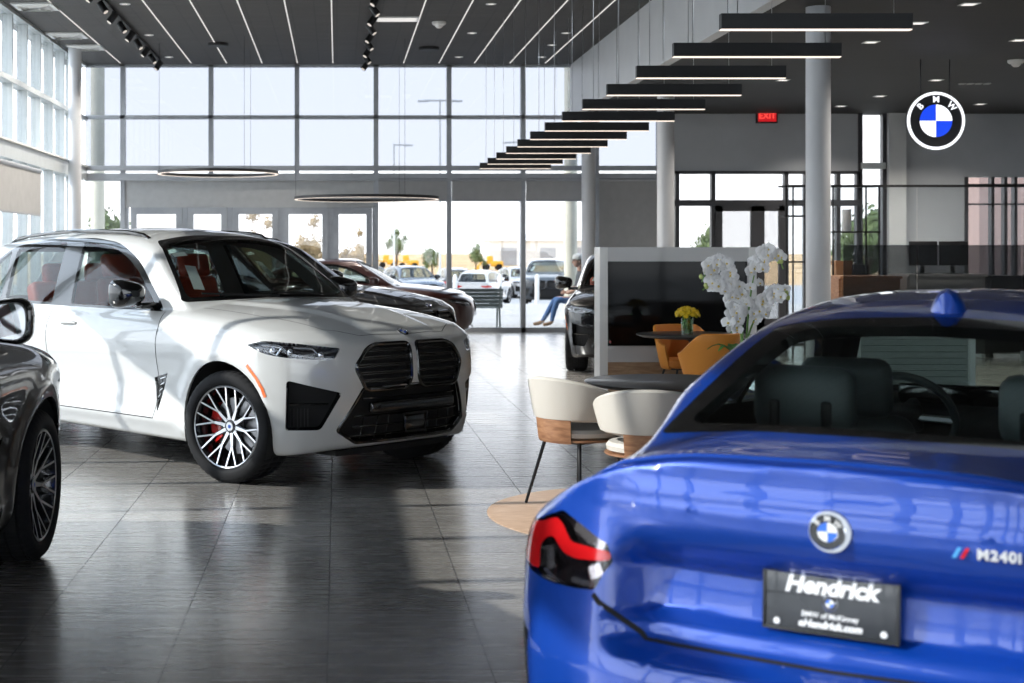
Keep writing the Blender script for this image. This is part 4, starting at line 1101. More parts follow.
# ---- round columns
def column(lab, x, y, z, r=.13, m=COLM, cat='column'):
    t = thing('round_column', lab, cat, (x, y, 0)); b = MB()
    b.lathe([(0, 0), (r, 0), (r, z), (0, z)], m, 40); b.build('shaft', t)
    b = MB(); b.lathe([(r, .1), (r + .012, .09), (r + .014, 0), (r, 0)], ALU, 40); b.build('base_ring', t); return t
column('large grey round column rising behind the blue car', 5.21, 15.7, ZL)
column('grey round column behind the display screen wall near the long shade', 5.26, 23.2, ZL, .136)
column('slim looking grey round column at the glass wall left of the long shade', 4.76, 27.45, ZL)
column('grey round column in the far left corner of the glass walls', -4.61, 25.5, ZH, .115)
column('cream round column outside the glass right of the seated person', 5.03, 31.2, 7.5, .14, CREAM)
column('cream round column outside the far left upper windows', -5.15, 31.2, 7.5, .15, CREAM)
# ---- right-hand back wall
XA = xw(660)
b = MB(); b.bx(XA, xw(860), YB, YB + .2, zw(172), ZL, WALLG); b.bx(xw(884), xw(966), YB, YB + .2, 0, ZL, WALLG); b.bx(xw(966), XR, YB, YB + .2, zw(177), ZL, WALLG)
b.bx(xw(966), XR, YB, YB + .2, 0, .3, WALLG); st('wall_right_back', b)
b = MB(); b.bx(xw(886), xw(903), YB - .16, YB, 0, ZL, WALLL); st('trim_3', b)
b = MB(); D = .04
for p in (662, 677, 713, 786, 806, 838, 858, 860, 884): b.bx(xw(p) - D, xw(p) + D, YB - .04, YB + .1, 0, zw(172) if p < 860 else ZL, ALUD)
b.bx(XA, xw(860), YB - .04, YB + .1, zw(174), zw(171), ALUD); b.bx(XA, xw(860), YB - .05, YB + .1, zw(206), zw(200), ALUD)
b.bx(xw(860), xw(884), YB - .1, YB + .1, zw(169), zw(163), ALUL); b.bx(XA, xw(884), YB - .04, YB + .1, 0, .1, ALUD)
st('trim_4', b)
b = MB(); b.bx(XA, xw(884), YB + .03, YB + .04, .1, ZL, GB); st('window_4', b)
for i, (p0, p1) in enumerate(((715, 757), (757, 785))):
    b = MB(); x0, x1 = xw(p0), xw(p1); f = .13; zt = zw(206)
    b.bx(x0, x0 + f, YB - .06, YB + .02, 0, zt, ALUD); b.bx(x1 - f, x1, YB - .06, YB + .02, 0, zt, ALUD); b.bx(x0, x1, YB - .06, YB + .02, zt - .1, zt, ALUD); b.bx(x0, x1, YB - .06, YB + .02, 0, .26, ALUD)
    d = struct(b.build('door_%d' % (6 + i))); b = MB(); b.bx(x0 + f, x1 - f, YB - .03, YB - .02, .26, zt - .1, GB); b.build('door_glass', d)
b = MB()
for p in (966, 992, 1005, 1015, 1040): b.bx(xw(p) - .03, xw(p) + .03, YB - .04, YB + .1, .3, zw(177), ALUD)
for p in (184.5, 204): b.bx(xw(966), XR, YB - .04, YB + .1, zw(p + 1), zw(p - .6), ALUD)
st('trim_5', b)
b = MB(); b.bx(xw(966), XR, YB + .05, YB + .06, .3, zw(177), GB); st('window_5', b)
b = MB(); b.bx(XR, XR + .2, YN, YB, 0, ZL, WALLG); st('wall_right', b)
# ---- glass front behind the camera
b = MB(); x = XL
while x < XR + .1: b.bx(x - .05, x + .05, YN - .1, YN + .05, 0, ZH, ALU); x += 1.53
for z0, z1 in ((0, .1), (2.3, 2.42), (3.3, 3.5), (ZH - .1, ZH + .2)): b.bx(XL, XR, YN - .1, YN + .05, z0, z1, ALU)
st('wall_front', b)
b = MB(); b.bx(XL, XR, YN - .02, YN - .01, .1, ZH, GW); st('window_6', b)

# ------------------------------------------------------------------ ceiling lamps
n = 0
sides = ['leftmost', 'second from left']
for k in range(-6, 7):
    x = -.08 + .674 * k
    if k in (-5, 1) or x < XL + .3 or x > XF - .2: continue
    b = MB(); b.bx(-.009, .009, 0, 14.4, -.006, .004, LEDL)
    i = n; n += 1
    o = b.build('ceiling_light_line', None, (x, 13.2, ZH - .002))
    words = ['first', 'second', 'third', 'fourth', 'fifth', 'sixth', 'seventh', 'eighth', 'ninth', 'tenth', 'eleventh']
    tag(o, 'thin white light line along the high ceiling, %s from the left' % words[i], 'ceiling light', 'thin light lines in the high ceiling')
SPL = emis('spot_lens', (1, .9, .8), .45)
def spot(parent, loc, d, w, ang=95, r=.05):
    l = bpy.data.lights.new('lamp', 'SPOT'); l.energy = w; l.spot_size = math.radians(ang); l.spot_blend = .7; l.shadow_soft_size = r; l.color = (1, .93, .84)
    o = link('lamp', l, parent, loc); o.rotation_euler = Vector(d).to_track_quat('-Z', 'Y').to_euler(); return o
def track(lab, x, y0, y1, nspot):
    t = thing('track_light', lab, 'track light', (x, (y0 + y1) / 2, ZH)); L = (y1 - y0) / 2
    b = MB(); b.bx(-.022, .022, -L, L, -.05, -.015, CBLK); b.build('track', t)
    for q in (-L * .8, 0, L * .8):
        b = MB(); b.cyl((0, q, 0), (0, q, -.02), .012, CBLK, 8); b.build('track_hanger', t)
    for k in range(nspot):
        q = -L + .2 + (2 * L - .4) * k / (nspot - 1); s = 1 if k % 2 else -1; b = MB()
        b.cyl((0, q, -.05), (0, q, -.11), .012, CBLK, 8)
        d = Vector((s * .55, -.25, -.8)).normalized(); c = Vector((0, q, -.15))
        b.tube([c - d * .09, c - d * .085, c + d * .09], [.035, .05, .052], CBLK, 16)
        sp = b.build('spotlight', t)
        b = MB(); b.cyl(c + d * .0905, c + d * .092, .036, SPL, 16); b.build('spotlight_lens', sp)
        spot(sp, c + d * .10, d, 260)
    return t
track('black track of spotlights along the ceiling towards the left glass wall', -3.30, 19.3, 27.0, 9)
track('black track of spotlights along the ceiling above the white car', .53, 19.6, 27.0, 9)
def ring_lamp(lab, x, y, z, R, ox=0):
    t = thing('ring_pendant', lab, 'pendant light', (x, y, z)); b = MB()
    b.lathe([(R, .055), (R, 0.004), (R - .05, .004), (R - .05, .055), (R, .055)], CBLK, 96); b.build('ring_housing', t)
    b = MB(); b.lathe([(R - .002, .004), (R - .002, 0), (R - .048, 0), (R - .048, .004)], LED, 96); b.build('ring_diffuser', t)
    for k in range(3):
        a = 2 * PI * k / 3 + PI; px, py = (R - .025) * math.cos(a), (R - .025) * math.sin(a)
        b = MB(); b.cyl((px, py, .05), (px, py, ZH - z - .001), .003, CBLK, 6); b.build('suspension_wire', t)
    b = MB(); b.lathe([(0, ZH - z - .05), (.17, ZH - z - .05), (.18, ZH - z - .04), (.18, ZH - z), (0, ZH - z)], CBLK, 32, Matrix.Translation((ox, 0, 0))); b.build('ceiling_canopy', t)
ring_lamp('thin black glowing ring lamp hanging above the white car roof', -2.05, 25.0, 2.88, 1.04)
ring_lamp('larger and lower black ring lamp hanging before the entrance doors', .52, 25.5, 2.46, 1.27, 1.1)
for k in range(13):
    y = 9.27 + 1.302 * k
    t = thing('linear_pendant', 'black linear pendant bar, %s from the front of the row' % ['first', 'second', 'third', 'fourth', 'fifth', 'sixth', 'seventh', 'eighth', 'ninth', 'tenth', 'eleventh', 'twelfth', 'thirteenth'][k], 'pendant light', (3.06, y, 2.97), 0, 'linear pendant bars in a receding row')
    b = MB(); b.bx(-.61, .61, -.03, .03, .007, .105, CBLK); b.build('housing', t)
    b = MB(); b.bx(-.608, .608, -.026, .026, 0, .008, LED); b.build('diffuser', t)
    for s in (-.5, .5):
        b = MB(); b.cyl((s, 0, .1), (s, 0, ZH - 2.97), .003, SATIN, 6); b.build('suspension_wire', t)
def ceil_pt(px, py, z): d = 1450 * (z - 1.56) / (251 - py); return (px - 337) * d / 1450, d
i = 0
SPOTG = emis('downlight_lens', (1, .95, .9), .7)
for px, py, wd in ((125, 4, 'beside the left spotlight track, nearest the camera'), (149, 35, 'beside the left spotlight track, middle of three'), (169, 57, 'beside the left spotlight track, nearest the windows'), (491, 4, 'right of the dome detector, nearest the camera'), (472, 33, 'right of the dome detector, middle of three'), (459, 57, 'right of the dome detector, nearest the windows'), (566, 33, 'close to the panelled fascia, nearest the camera'), (552, 45, 'close to the panelled fascia, middle of three'), (542, 57, 'close to the panelled fascia, nearest the windows')):
    x, y = ceil_pt(px, py, ZH); t = thing('recessed_downlight', 'round high-ceiling downlight ' + wd, 'downlight', (x, y, ZH), 0, 'downlights in the high ceiling')
    b = MB(); b.lathe([(.045, -.004), (.075, -.006), (.08, 0), (.045, 0)], WHITEP, 24); b.build('trim_ring', t); b = MB(); b.lathe([(0, -.002), (.046, -.002)], SPOTG, 20); b.build('lens', t)
for px, py, wd in ((918, 23, 'just right of the first pendant bar'), (871, 42, 'right of the second pendant bar end'), (936, 80, 'directly above the round sign'), (969, 4, 'at the top edge of the photo'), (1019, 40, 'at the right edge above the dome camera'), (783, 80, 'left of the large column by the third pendant bar'), (880, 96, 'left of the round sign near the wall'), (841, 106, 'right of the large column near the wall'), (980, 104, 'right of the round sign near the wall')):
    x, y = ceil_pt(px, py, ZL); t = thing('recessed_downlight', 'square low-ceiling downlight ' + wd, 'downlight', (x, y, ZL), 0, 'downlights in the low ceiling')
    spot(t, (0, 0, -.03), (0, 0, -1), 220, 130); b = MB(); b.bx(-.09, .09, -.09, .09, -.006, 0, WHITEP); b.build('trim_frame', t); b = MB(); b.bx(-.06, .06, -.06, .06, -.009, -.005, SPOTG); b.build('lens', t)
x, y = ceil_pt(397, 18.5, ZH); b = MB(); b.bx(-.33, .33, -.2, .2, -.02, 0, WHITEP); t = thing('ceiling_panel_light', 'white rectangular ceiling panel beside the middle spotlight track', 'ceiling light', (x, y, ZH)); b.build('panel_frame', t); b = MB(); b.bx(-.30, .30, -.17, .17, -.024, -.018, LEDL); b.build('panel_diffuser', t)
for (px, py), lab in (((67, 35), 'white square ceiling air diffuser nearest the spotlight track on the left'), ((86, 47), 'white square ceiling air diffuser farthest along the left edge'), ((35, 6), 'white square ceiling air diffuser nearest the camera on the left')):
    x, y = ceil_pt(px, py, ZH); t = thing('air_diffuser', lab, 'vent', (x, y, ZH)); b = MB(); b.bx(-.3, .3, -.3, .3, -.02, 0, WHITEP); b.build('frame', t)
    b = MB()
    for q in (.24, .17, .10): b.lathe([(q * 1.41, -.02), ((q - .03) * 1.41, -.045), ((q - .034) * 1.41, -.045)], WHITEP, 4, M=Matrix.Rotation(PI / 4, 4, 'Z'), smooth=False)
    b.build('louvre', t)
for (px, py), zc, lab in (((439, 22), ZH, 'white dome smoke detector on the high ceiling'), ((1016, 60), ZL, 'white dome camera under the low ceiling near the round sign')):
    x, y = ceil_pt(px, py, zc); t = thing('ceiling_dome', lab, 'ceiling fixture', (x, y, zc)); b = MB(); b.lathe([(0, -.05), (.09, -.05), (.11, -.03), (.11, 0), (0, 0)], WHITEP, 28); b.build('base', t)
    b = MB(); b.lathe([(0, -.10), (.035, -.095), (.06, -.07), (.065, -.05)], WHITEP, 24); b.build('dome', t)
x, y = ceil_pt(975, 83, ZL); t = thing('ceiling_grille', 'small white slotted grille in the low ceiling above the round sign', 'vent', (x, y, ZL)); b = MB()
for k in range(4): b.bx(-.24 + k * .13, -.16 + k * .13, -.05, .05, -.02, 0, WHITEP)
b.build('slots', t); b = MB(); b.bx(-.26, .26, -.07, .07, -.006, 0, ALUD); b.build('frame', t)
# ------------------------------------------------------------------ signs
t = thing('exit_sign', 'small red exit sign under the dark ceiling on the grey wall', 'sign', (xw(766), YB - .06, zw(116.5)))
b = MB(); b.bx(-.2, .2, -.02, .06, -.13, .13, CBLK); b.build('housing', t)
b = MB(); b.bx(-.175, .175, -.026, -.019, -.105, .105, emis('exit_red', (.75, .012, .02), .45)); b.build('sign_face', t)
b = MB(); vs, fs = text_mesh('EXIT', .16, .002, None, Matrix.Translation((0, -.028, 0)) @ Matrix.Rotation(PI / 2, 4, 'X'), bold=.002); b.add(vs, fs, emis('exit_letters', (1, .08, .06), .9)); b.build('lettering', t)
SY = 20.0; t = thing('round_sign', 'illuminated round blue and white emblem sign hanging before the grey wall', 'sign', ((935 - 337) * SY / 1450, SY, 1.56 + 130 * SY / 1450)); R = .40
EW = emis('sign_white', (.93, .95, 1), 1.0); EB = emis('sign_blue', (.01, .06, .75), .8); SB = mat('sign_black', (.03, .03, .035), .4)
MS = Matrix.Rotation(PI / 2, 4, 'X')
b = MB(); b.lathe([(0, -.05), (R * .93, -.05), (R, -.03), (R, .03), (R * .985, .045), (R * .93, .045), (R * .90, .032), (R * .55, .032)], SB, 64, MS); b.build('sign_case', t)
b = MB(); b.lathe([(R * .90, .036), (R * .905, .048), (R * .985, .048), (R * 1.0, .03)], EW, 64, MS); b.build('sign_rim', t)
for q in range(4):
    b = MB(); b.lathe([(0, .034), (R * .56, .034), (R * .56, .02)], EW if q % 2 == 0 else EB, 16, MS, a0=q * PI / 2, a1=(q + 1) * PI / 2); b.build('quadrant', t)
for ch, a in (('B', 2.40), ('M', PI / 2), ('W', .74)):
    b = MB(); vs, fs = text_mesh(ch, R * .30, .006, None, MS @ Matrix.Translation((R * .73 * math.cos(a), R * .73 * math.sin(a), .036)) @ Matrix.Rotation(a - PI / 2, 4, 'Z'), bold=R * .004); b.add(vs, fs, EW); b.build('letter', t)
for s in (-.2, .2):
    b = MB(); b.cyl((s, 0, R * .84), (s, 0, ZL - 1.56 - 130 * SY / 1450), .008, ALUD, 8); b.build('hanger_rod', t)
# ------------------------------------------------------------------ furniture
WOOD = None
def _wood(c1, c2, sc=(1, 1, 1)):
    def f(nt, b):
        tc = nt.nodes.new('ShaderNodeTexCoord'); mp = nt.nodes.new('ShaderNodeMapping'); mp.inputs['Scale'].default_value = sc; nt.links.new(tc.outputs['Object'], mp.inputs[0])
        n = nt.nodes.new('ShaderNodeTexNoise'); n.inputs['Scale'].default_value = 3; n.inputs['Detail'].default_value = 8; n.inputs['Distortion'].default_value = .6; nt.links.new(mp.outputs[0], n.inputs['Vector'])
        r = nt.nodes.new('ShaderNodeValToRGB'); r.color_ramp.elements[0].position = .35; r.color_ramp.elements[0].color = (*c1, 1); r.color_ramp.elements[1].position = .68; r.color_ramp.elements[1].color = (*c2, 1)
        nt.links.new(n.outputs['Fac'], r.inputs[0]); nt.links.new(r.outputs[0], b.inputs['Base Color']); b.inputs['Roughness'].default_value = .45
    return f
OAK = nodes('oak_veneer', _wood((.30, .18, .10), (.50, .33, .20), (2, 12, 12))); WALNUT = nodes('walnut_ply', _wood((.22, .10, .05), (.40, .21, .11), (3, 3, 14)))
RUGW = nodes('round_floor_inlay', _wood((.46, .30, .20), (.62, .45, .33), (3, 14, 1)))
CREAMF = mat('cream_leather', (.54, .505, .45), .6, bump=.1, bscale=120); GREYF = mat('taupe_fabric', (.17, .155, .14), .9, bump=.2, bscale=220)
ORF = mat('orange_leather', (.72, .27, .035), .5, bump=.08, bscale=120); ORD = mat('orange_inner_leather', (.60, .20, .03), .6)
TABT = mat('dark_table_top', (.028, .030, .033), .32, coat=.2)

def arc_shell(R0, R1, a0, a1, zb, ztf, m_out, m_in, th=.035, n=28, k=7, squash=1.):
    """upholstered curved back: outer skin, inner lining and rounded top edge; open towards +x"""
    o = MB(); i = MB(); ro = []; ri = []; top = []
    for q in range(n + 1):
        a = a0 + (a1 - a0) * q / n; zt = ztf(a); A = []; B = []
        for s in range(k + 1):
            t = s / k; z = zb + (zt - zb) * t; R = R0 + (R1 - R0) * t ** .8
            A.append((-R * math.cos(a) * squash, R * math.sin(a), z)); B.append((-(R - th) * math.cos(a) * squash, (R - th) * math.sin(a), z))
        R = R1 - th / 2; tp = [(-(R + th * .35) * math.cos(a) * squash, (R + th * .35) * math.sin(a), zt + .010), (-R * math.cos(a) * squash, R * math.sin(a), zt + .015), (-(R - th * .35) * math.cos(a) * squash, (R - th * .35) * math.sin(a), zt + .010)]
        bt = [(-(R0 - th / 2) * math.cos(a) * squash, (R0 - th / 2) * math.sin(a), zb - .012)]
        ro.append(bt + A + tp); ri.append([tp[2]] + B[::-1] + bt)
    o.grid(ro, m_out); i.grid(ri, m_in)
    for r in (0, -1):
        o.add(ro[r] + ri[r][1:-1], [tuple(range(len(ro[r]) + len(ri[r]) - 2))], m_out)
    return o, i
def dining_chair(lab, x, y, rz):
    t = thing('dining_chair', lab, 'chair', (x, y, 0), rz, 'cream dining chairs with a curved back')
    zf = lambda a: .78 - .13 * (abs(a) / 1.75)**2
    o, i = arc_shell(.275, .315, -1.75, 1.75, .54, zf, CREAMF, GREYF, .045)
    bk = o.build('backrest', t); i.build('backrest_lining', bk)
    o, i = arc_shell(.255, .272, -.55, .55, .405, lambda a: .55, WALNUT, WALNUT, .014, 20, 4); i.v and o.add(i.v, i.f, WALNUT, True)
    o.build('wood_shell', t)
    b = MB(); b.lathe([(0, .40), (.235, .40), (.25, .405), (.25, .415), (0, .42)], WALNUT, 40); b.build('seat_base', t)
    b = MB(); b.lathe([(0, .415), (.21, .415), (.238, .43), (.242, .455), (.225, .475), (.14, .485), (0, .487)], CREAMF, 40); b.build('seat_cushion', t)
    b = MB(); b.tube([(.15, .14, .395), (.15, -.14, .395), (-.15, -.14, .395), (-.15, .14, .395)], .010, CBLK, 8, closed=True); b.build('leg_frame', t)
    for sx in (-1, 1):
        for sy in (-1, 1):
            b = MB(); b.tube([(sx * .15, sy * .14, .40), (sx * .235, sy * .225, 0)], [.011, .009], CBLK, 10); b.build('leg', t)
    return t
def tub_chair(lab, x, y, rz):
    t = thing('tub_chair', lab, 'chair', (x, y, 0), rz, 'orange tub chairs at the flower table')
    zf = lambda a: .78 - .19 * sst(abs(a), .9, 2.0)
    o, i = arc_shell(.22, .30, -2.0, 2.0, .36, zf, ORF, ORD, .035)
    bk = o.build('shell', t); i.build('shell_lining', bk)
    b = MB(); b.lathe([(0, .36), (.20, .36), (.225, .38), (.24, .43), (.22, .455), (0, .46)], ORD, 40); b.build('seat_cushion', t)
    b = MB(); b.lathe([(0, .345), (.19, .345), (.19, .365), (0, .365)], CBLK, 24); b.build('seat_base', t)
    for sx in (-1, 1):
        for sy in (-1, 1):
            b = MB(); b.tube([(sx * .13, sy * .13, .36), (sx * .22, sy * .22, 0)], [.011, .009], CBLK, 10); b.build('leg', t)
    return t
def sst(x, a, b):
    q = min(1, max(0, (x - a) / (b - a))); return q * q * (3 - 2 * q)
def round_table(lab, x, y, R, z=.74):
    t = thing('round_table', lab, 'table', (x, y, 0)); b = MB(); b.lathe([(0, z - .028), (R - .05, z - .028), (R - .004, z - .008), (R, z - .003), (R - .004, z), (0, z)], TABT, 72); b.build('tabletop', t)
    b = MB(); b.lathe([(.14, z - .028), (.05, z - .07), (.04, z - .2), (.04, .12), (.06, .04)], CBLK, 32); b.build('pedestal', t)
    b = MB(); b.lathe([(0, .035), (.06, .035), (.26, .018), (.28, .008), (.28, 0), (0, 0)], CBLK, 48); b.build('foot_plate', t); return t
# round inlay on the floor under the near table
o = MB(); o.lathe([(0, .006), (1.04, .006), (1.05, .003), (1.05, 0)], RUGW, 96); tag(o.build('round_rug', None, (1.94, 8.55, 0.0005)), 'round pale wood-toned rug under the cream chairs and near table', 'rug')
TZ = .007
round_table('round dark table with a black pedestal between the cream chairs', 2.10, 9.05, .55).location.z = TZ
dining_chair('cream dining chair left of the near table with its black legs in view', 1.49, 8.92, math.radians(38)).location.z = TZ
dining_chair('cream dining chair in front of the near table, back to the camera', 1.77, 8.22, math.radians(78)).location.z = TZ
round_table('round dark table carrying the yellow flowers by the display screen', 3.52, 14.3, .56)
tub_chair('orange tub chair behind the flower table, its open side to the camera', 3.56, 14.93, math.radians(-75))
tub_chair('orange tub chair with its curved back to the camera before the flower table', 3.50, 13.68, math.radians(122))
# flowers
YEL = mat('yellow_petals', (.80, .60, .02), .6, var=.2, vscale=40); LEAF = mat('leaf_green', (.10, .26, .04), .5, var=.25, vscale=20); STEM = mat('stem_green', (.14, .28, .06), .5)
VG = glass('vase_glass', (.82, .92, .85), 1.3)
t = thing('flower_vase', 'glass vase of yellow flowers on the dark table by the screen', 'flowers', (3.43, 14.2, .74)); b = MB()
b.lathe([(0, .004), (.05, .004), (.055, .0), (.062, .16), (.059, .16), (.052, .012), (0, .012)], VG, 32); b.build('vase', t)
b = MB()
for k in range(22):
    a = random.uniform(0, 2 * PI); r = random.uniform(0, .035); b.tube([(r * math.cos(a), r * math.sin(a), .015), (1.6 * r * math.cos(a + .3), 1.6 * r * math.sin(a + .3), .19)], .004, STEM, 5)
for k in range(16):
    a = random.uniform(0, 2 * PI); b.ball((.035 * math.cos(a), .035 * math.sin(a), random.uniform(.04, .14)), .016, LEAF, 6, (1, 1, 1.6))
b.build('flower_stems', t)
for k in range(30):
    ph = math.acos(1 - k / 30 * 1.05); a = k * 2.4; c = Vector((.105 * math.sin(ph) * math.cos(a), .105 * math.sin(ph) * math.sin(a), .185 + .075 * math.cos(ph))); b = MB()
    n = Vector((math.sin(ph) * math.cos(a), math.sin(ph) * math.sin(a), math.cos(ph) + .2)).normalized(); q = n.to_track_quat('Z', 'Y').to_matrix().to_4x4(); M = Matrix.Translation(c) @ q
    for ring, (rr, h, cnt) in enumerate(((.030, .006, 9), (.021, .013, 7), (.011, .018, 5))):
        for j in range(cnt):
            an = 2 * PI * j / cnt + ring * .4; ca, sa = math.cos(an), math.sin(an)
            b.add([(0, 0, h - .006), (rr * .6 * ca - .008 * sa, rr * .6 * sa + .008 * ca, h), (rr * ca, rr * sa, h + .006), (rr * .6 * ca + .008 * sa, rr * .6 * sa - .008 * ca, h)], [(0, 1, 2, 3)], YEL, True, M)
    b.ball(tuple(c), .013, YEL, 8); b.build('blossom', t)
# orchid on the near table
ORW = mat('orchid_petals', (.84, .83, .82), .55, var=.05, vscale=30); ORY = mat('orchid_throat', (.75, .55, .10), .5); BUD = mat('orchid_bud', (.45, .52, .16), .5); POT = mat('pot_ceramic', (.62, .62, .60), .35, coat=.3)
t = thing('orchid', 'tall white orchid in a pot on the near dark table', 'potted plant', (2.545, 9.10, .74 + TZ)); b = MB()
b.lathe([(0, 0), (.075, 0), (.08, .01), (.10, .14), (.092, .14), (.085, .12), (0, .12)], POT, 36); b.build('pot', t)
b = MB()
for k in range(7):
    a = k * .9; L = random.uniform(.16, .24); rows = []
    for s in range(7):
        q = s / 6; w = .035 * math.sin(PI * min(.96, q * .85 + .12)); r = .02 + L * q; z = .12 + .10 * math.sin(q * 2.4); ca, sa = math.cos(a), math.sin(a)
        rows.append([(r * ca - w * sa, r * sa + w * ca, z + .006), (r * ca, r * sa, z), (r * ca + w * sa, r * sa - w * ca, z + .006)])
    b.grid(rows, LEAF)
b.build('leaves', t)
def bez(p, n=20):
    p = [Vector(a) for a in p]; out = []
    for i in range(n + 1):
        s = i / n; q = list(p)
        while len(q) > 1: q = [q[j] * (1 - s) + q[j + 1] * s for j in range(len(q) - 1)]
        out.append(q[0])
    return out
def bloom(c, face, sz):
    q = face.to_track_quat('Z', 'Y').to_matrix().to_4x4(); M = Matrix.Translation(c) @ q; b = MB()
    for an, w, L in ((PI / 2, .30, .95), (PI / 2 + 2.2, .30, .9), (PI / 2 - 2.2, .30, .9), (.25, .62, 1.0), (PI - .25, .62, 1.0)):
        ca, sa = math.cos(an), math.sin(an); rows = []
        for s in range(6):
            u = s / 5; ww = sz * w * math.sin(PI * (.10 + .86 * u))**.8; r = sz * L * u; z = sz * .18 * math.sin(u * 2.6)
            rows.append([(r * ca - ww * sa, r * sa + ww * ca, z - .05 * sz), (r * ca, r * sa, z), (r * ca + ww * sa, r * sa - ww * ca, z - .05 * sz)])
        b.grid(rows, ORW, M=M)
    o = b.build('orchid_flower', t); b = MB(); b.ball(tuple(M @ Vector((0, -.12 * sz, .15 * sz))), sz * .16, ORY, 8); b.build('flower_throat', o)
sprays = [[(0, .0, .12), (-.02, 0, .45), (-.02, 0, .78), (-.20, -.04, .84), (-.27, -.06, .62)], [(0.01, 0, .12), (.05, 0, .5), (.04, 0, .86), (.18, -.04, .90), (.24, -.05, .70)], [(0, .01, .12), (.02, .01, .4), (-.05, 0, .62), (-.16, -.05, .66), (-.27, -.08, .57)], [(0, 0, .12), (.03, 0, .3), (.10, 0, .52), (.2, -.03, .62), (.26, -.06, .52)], [(0, 0, .12), (0, -.02, .4), (-.03, -.04, .62), (-.06, -.06, .60), (-.09, -.08, .30)]]
for si, s in enumerate(sprays):
    p = bez(s, 26); b = MB(); b.tube(p, [.006] * 10 + [.004] * 17, STEM, 6); b.build('flower_stem', t)
    for k in range(9, 26):
        if k >= 24 and si != 4:
            b = MB(); b.ball(tuple(p[k] + Vector((random.uniform(-.02, .02), -.01, random.uniform(-.02, .02)))), .013, BUD, 8, (1, 1, 1.3)); b.build('orchid_bud', t); continue
        for r in range(1 if k < 12 else 3):
            f = Vector((random.uniform(-.6, .6), -1, random.uniform(-.3, .5))).normalized()
            bloom(p[k] + Vector((random.uniform(-.035, .035), random.uniform(-.03, .01), random.uniform(-.03, .03))), f, random.uniform(.036, .050))
# display wall with the black screen
DX, DY = 2.78, 15.5
t = thing('display_kiosk', 'free standing white framed display with a large black screen on a wood base', 'display', (DX + .83, DY, 0)); w = .83
FRM2 = mat('kiosk_grey', (.50, .50, .50), .35, coat=.2); SCRN = mat('black_screen', (.004, .004, .005), .05, spec=.12)
z0 = 1.56 - 110 / 93.5; z1 = 1.60
b = MB(); b.bx(-w, -w + .085, -.16, .16, 0, z1, WHITEP); b.bx(w - .085, w, -.16, .16, 0, z1, WHITEP); b.bx(-w + .085, w - .085, -.16, .16, z1 - .15, z1, FRM2); b.bx(-w + .085, w - .085, -.16, .16, z0, z0 + .17, FRM2)
b.bx(-w + .085, w - .085, .05, .16, z0 + .17, z1 - .15, FRM2); b.build('frame', t)
b = MB(); b.bx(-w + .085, w - .085, -.10, .05, z0 + .17, z1 - .15, SCRN); b.build('screen', t)
b = MB(); b.bx(-w + .085, w - .085, -.12, .12, .0, z0, OAK); b.build('wood_base', t)
b = MB(); b.lathe([(0, .004), (.012, .004), (.014, 0)], REDR, 16, M=Matrix.Translation((-w + .12, -.10, z0 + .21)) @ Matrix.Rotation(PI / 2, 4, 'X')); b.build('indicator_dot', t)
# shelf frames of black bars, desks and counters in the right-hand office corner
def bars(lab, x, y, w, h, vs, hs, name='metal_shelf_frame', dp=.3):
    t = thing(name, lab, 'shelf', (x, y, 0)); r = .011
    for v in vs:
        b = MB(); b.bx(v - r, v + r, -r, r, 0, h, CBLK); b.build('upright', t)
    for z, a, c in hs:
        b = MB(); b.bx(a, c, -r, dp + r, z - .012, z + .012, CBLK); b.build('shelf_board', t)
    return t
YO = 22.0; KO = 1450 / YO
def xo(p): return (p - 337) / KO
def zo(p): return 1.56 + (251 - p) / KO
bars('open black bar shelf left of the large column, nearly empty', xo(786), YO, 0, zo(185), [0, xo(793) - xo(786), xo(805) - xo(786)], [(zo(186), -.03, .32), (zo(216), -.03, .32), (zo(262), -.03, .32), (.2, -.03, .32)])
bars('open black bar shelf right of the large column holding a white vase', xo(833), YO, 0, zo(185), [0, xo(866) - xo(833), xo(879) - xo(833)], [(zo(186), -.02, .74), (zo(232), .0, .72), (zo(277), -.02, .74), (.2, -.02, .74)])
t = thing('vase', 'white cylindrical vase standing on the open black bar shelf', 'vase', (xo(850), YO + .14, zo(232) + .012)); b = MB(); b.lathe([(0, 0), (.062, 0), (.068, .01), (.068, .33), (.06, .335), (.055, .32), (.055, .02), (0, .02)], WHITEP, 32); b.build('body', t)
t = thing('storage_box', 'brown cardboard box on the lower board of the bar shelf', 'box', (xo(845), YO + .14, zo(277) + .012)); CARD = mat('cardboard', (.32, .18, .10), .8, var=.1); b = MB(); b.bx(-.12, .12, -.1, .1, 0, .22, CARD); b.build('carton', t); b = MB(); b.bx(-.13, .13, -.11, .11, .17, .235, CARD); b.build('lid', t)
t = thing('storage_box', 'black box beside the brown carton on the bar shelf', 'box', (xo(862), YO + .14, zo(277) + .012)); b = MB(); b.bx(-.11, .11, -.1, .1, 0, .16, CBLK); b.build('carton', t); b = MB(); b.bx(-.116, .116, -.106, .106, .13, .175, CBLK); b.build('lid', t)
# long rail of the partition
t = thing('glass_partition', 'frameless glass partition with a thin black top rail before the offices', 'partition', (0, 24.0, 0)); k = 24.0 / 1450
x0, x1, zt = (786 - 337) * k, 13.4, 1.56 + 65 * k
b = MB(); b.bx(x0, x1, -.02, .02, zt - .02, zt + .02, CBLK); b.build('top_rail', t)
b = MB(); b.bx(x0, x1, -.02, .02, 0, .04, CBLK); b.build('floor_rail', t)
for p0, p1 in ((786, 917), (917, 1022), (1022, 1100)):
    b = MB(); b.bx((p0 - 337) * k + .01, min(x1, (p1 - 337) * k) - .01, -.005, .005, .04, zt - .02, GW); b.build('glass_panel', t)
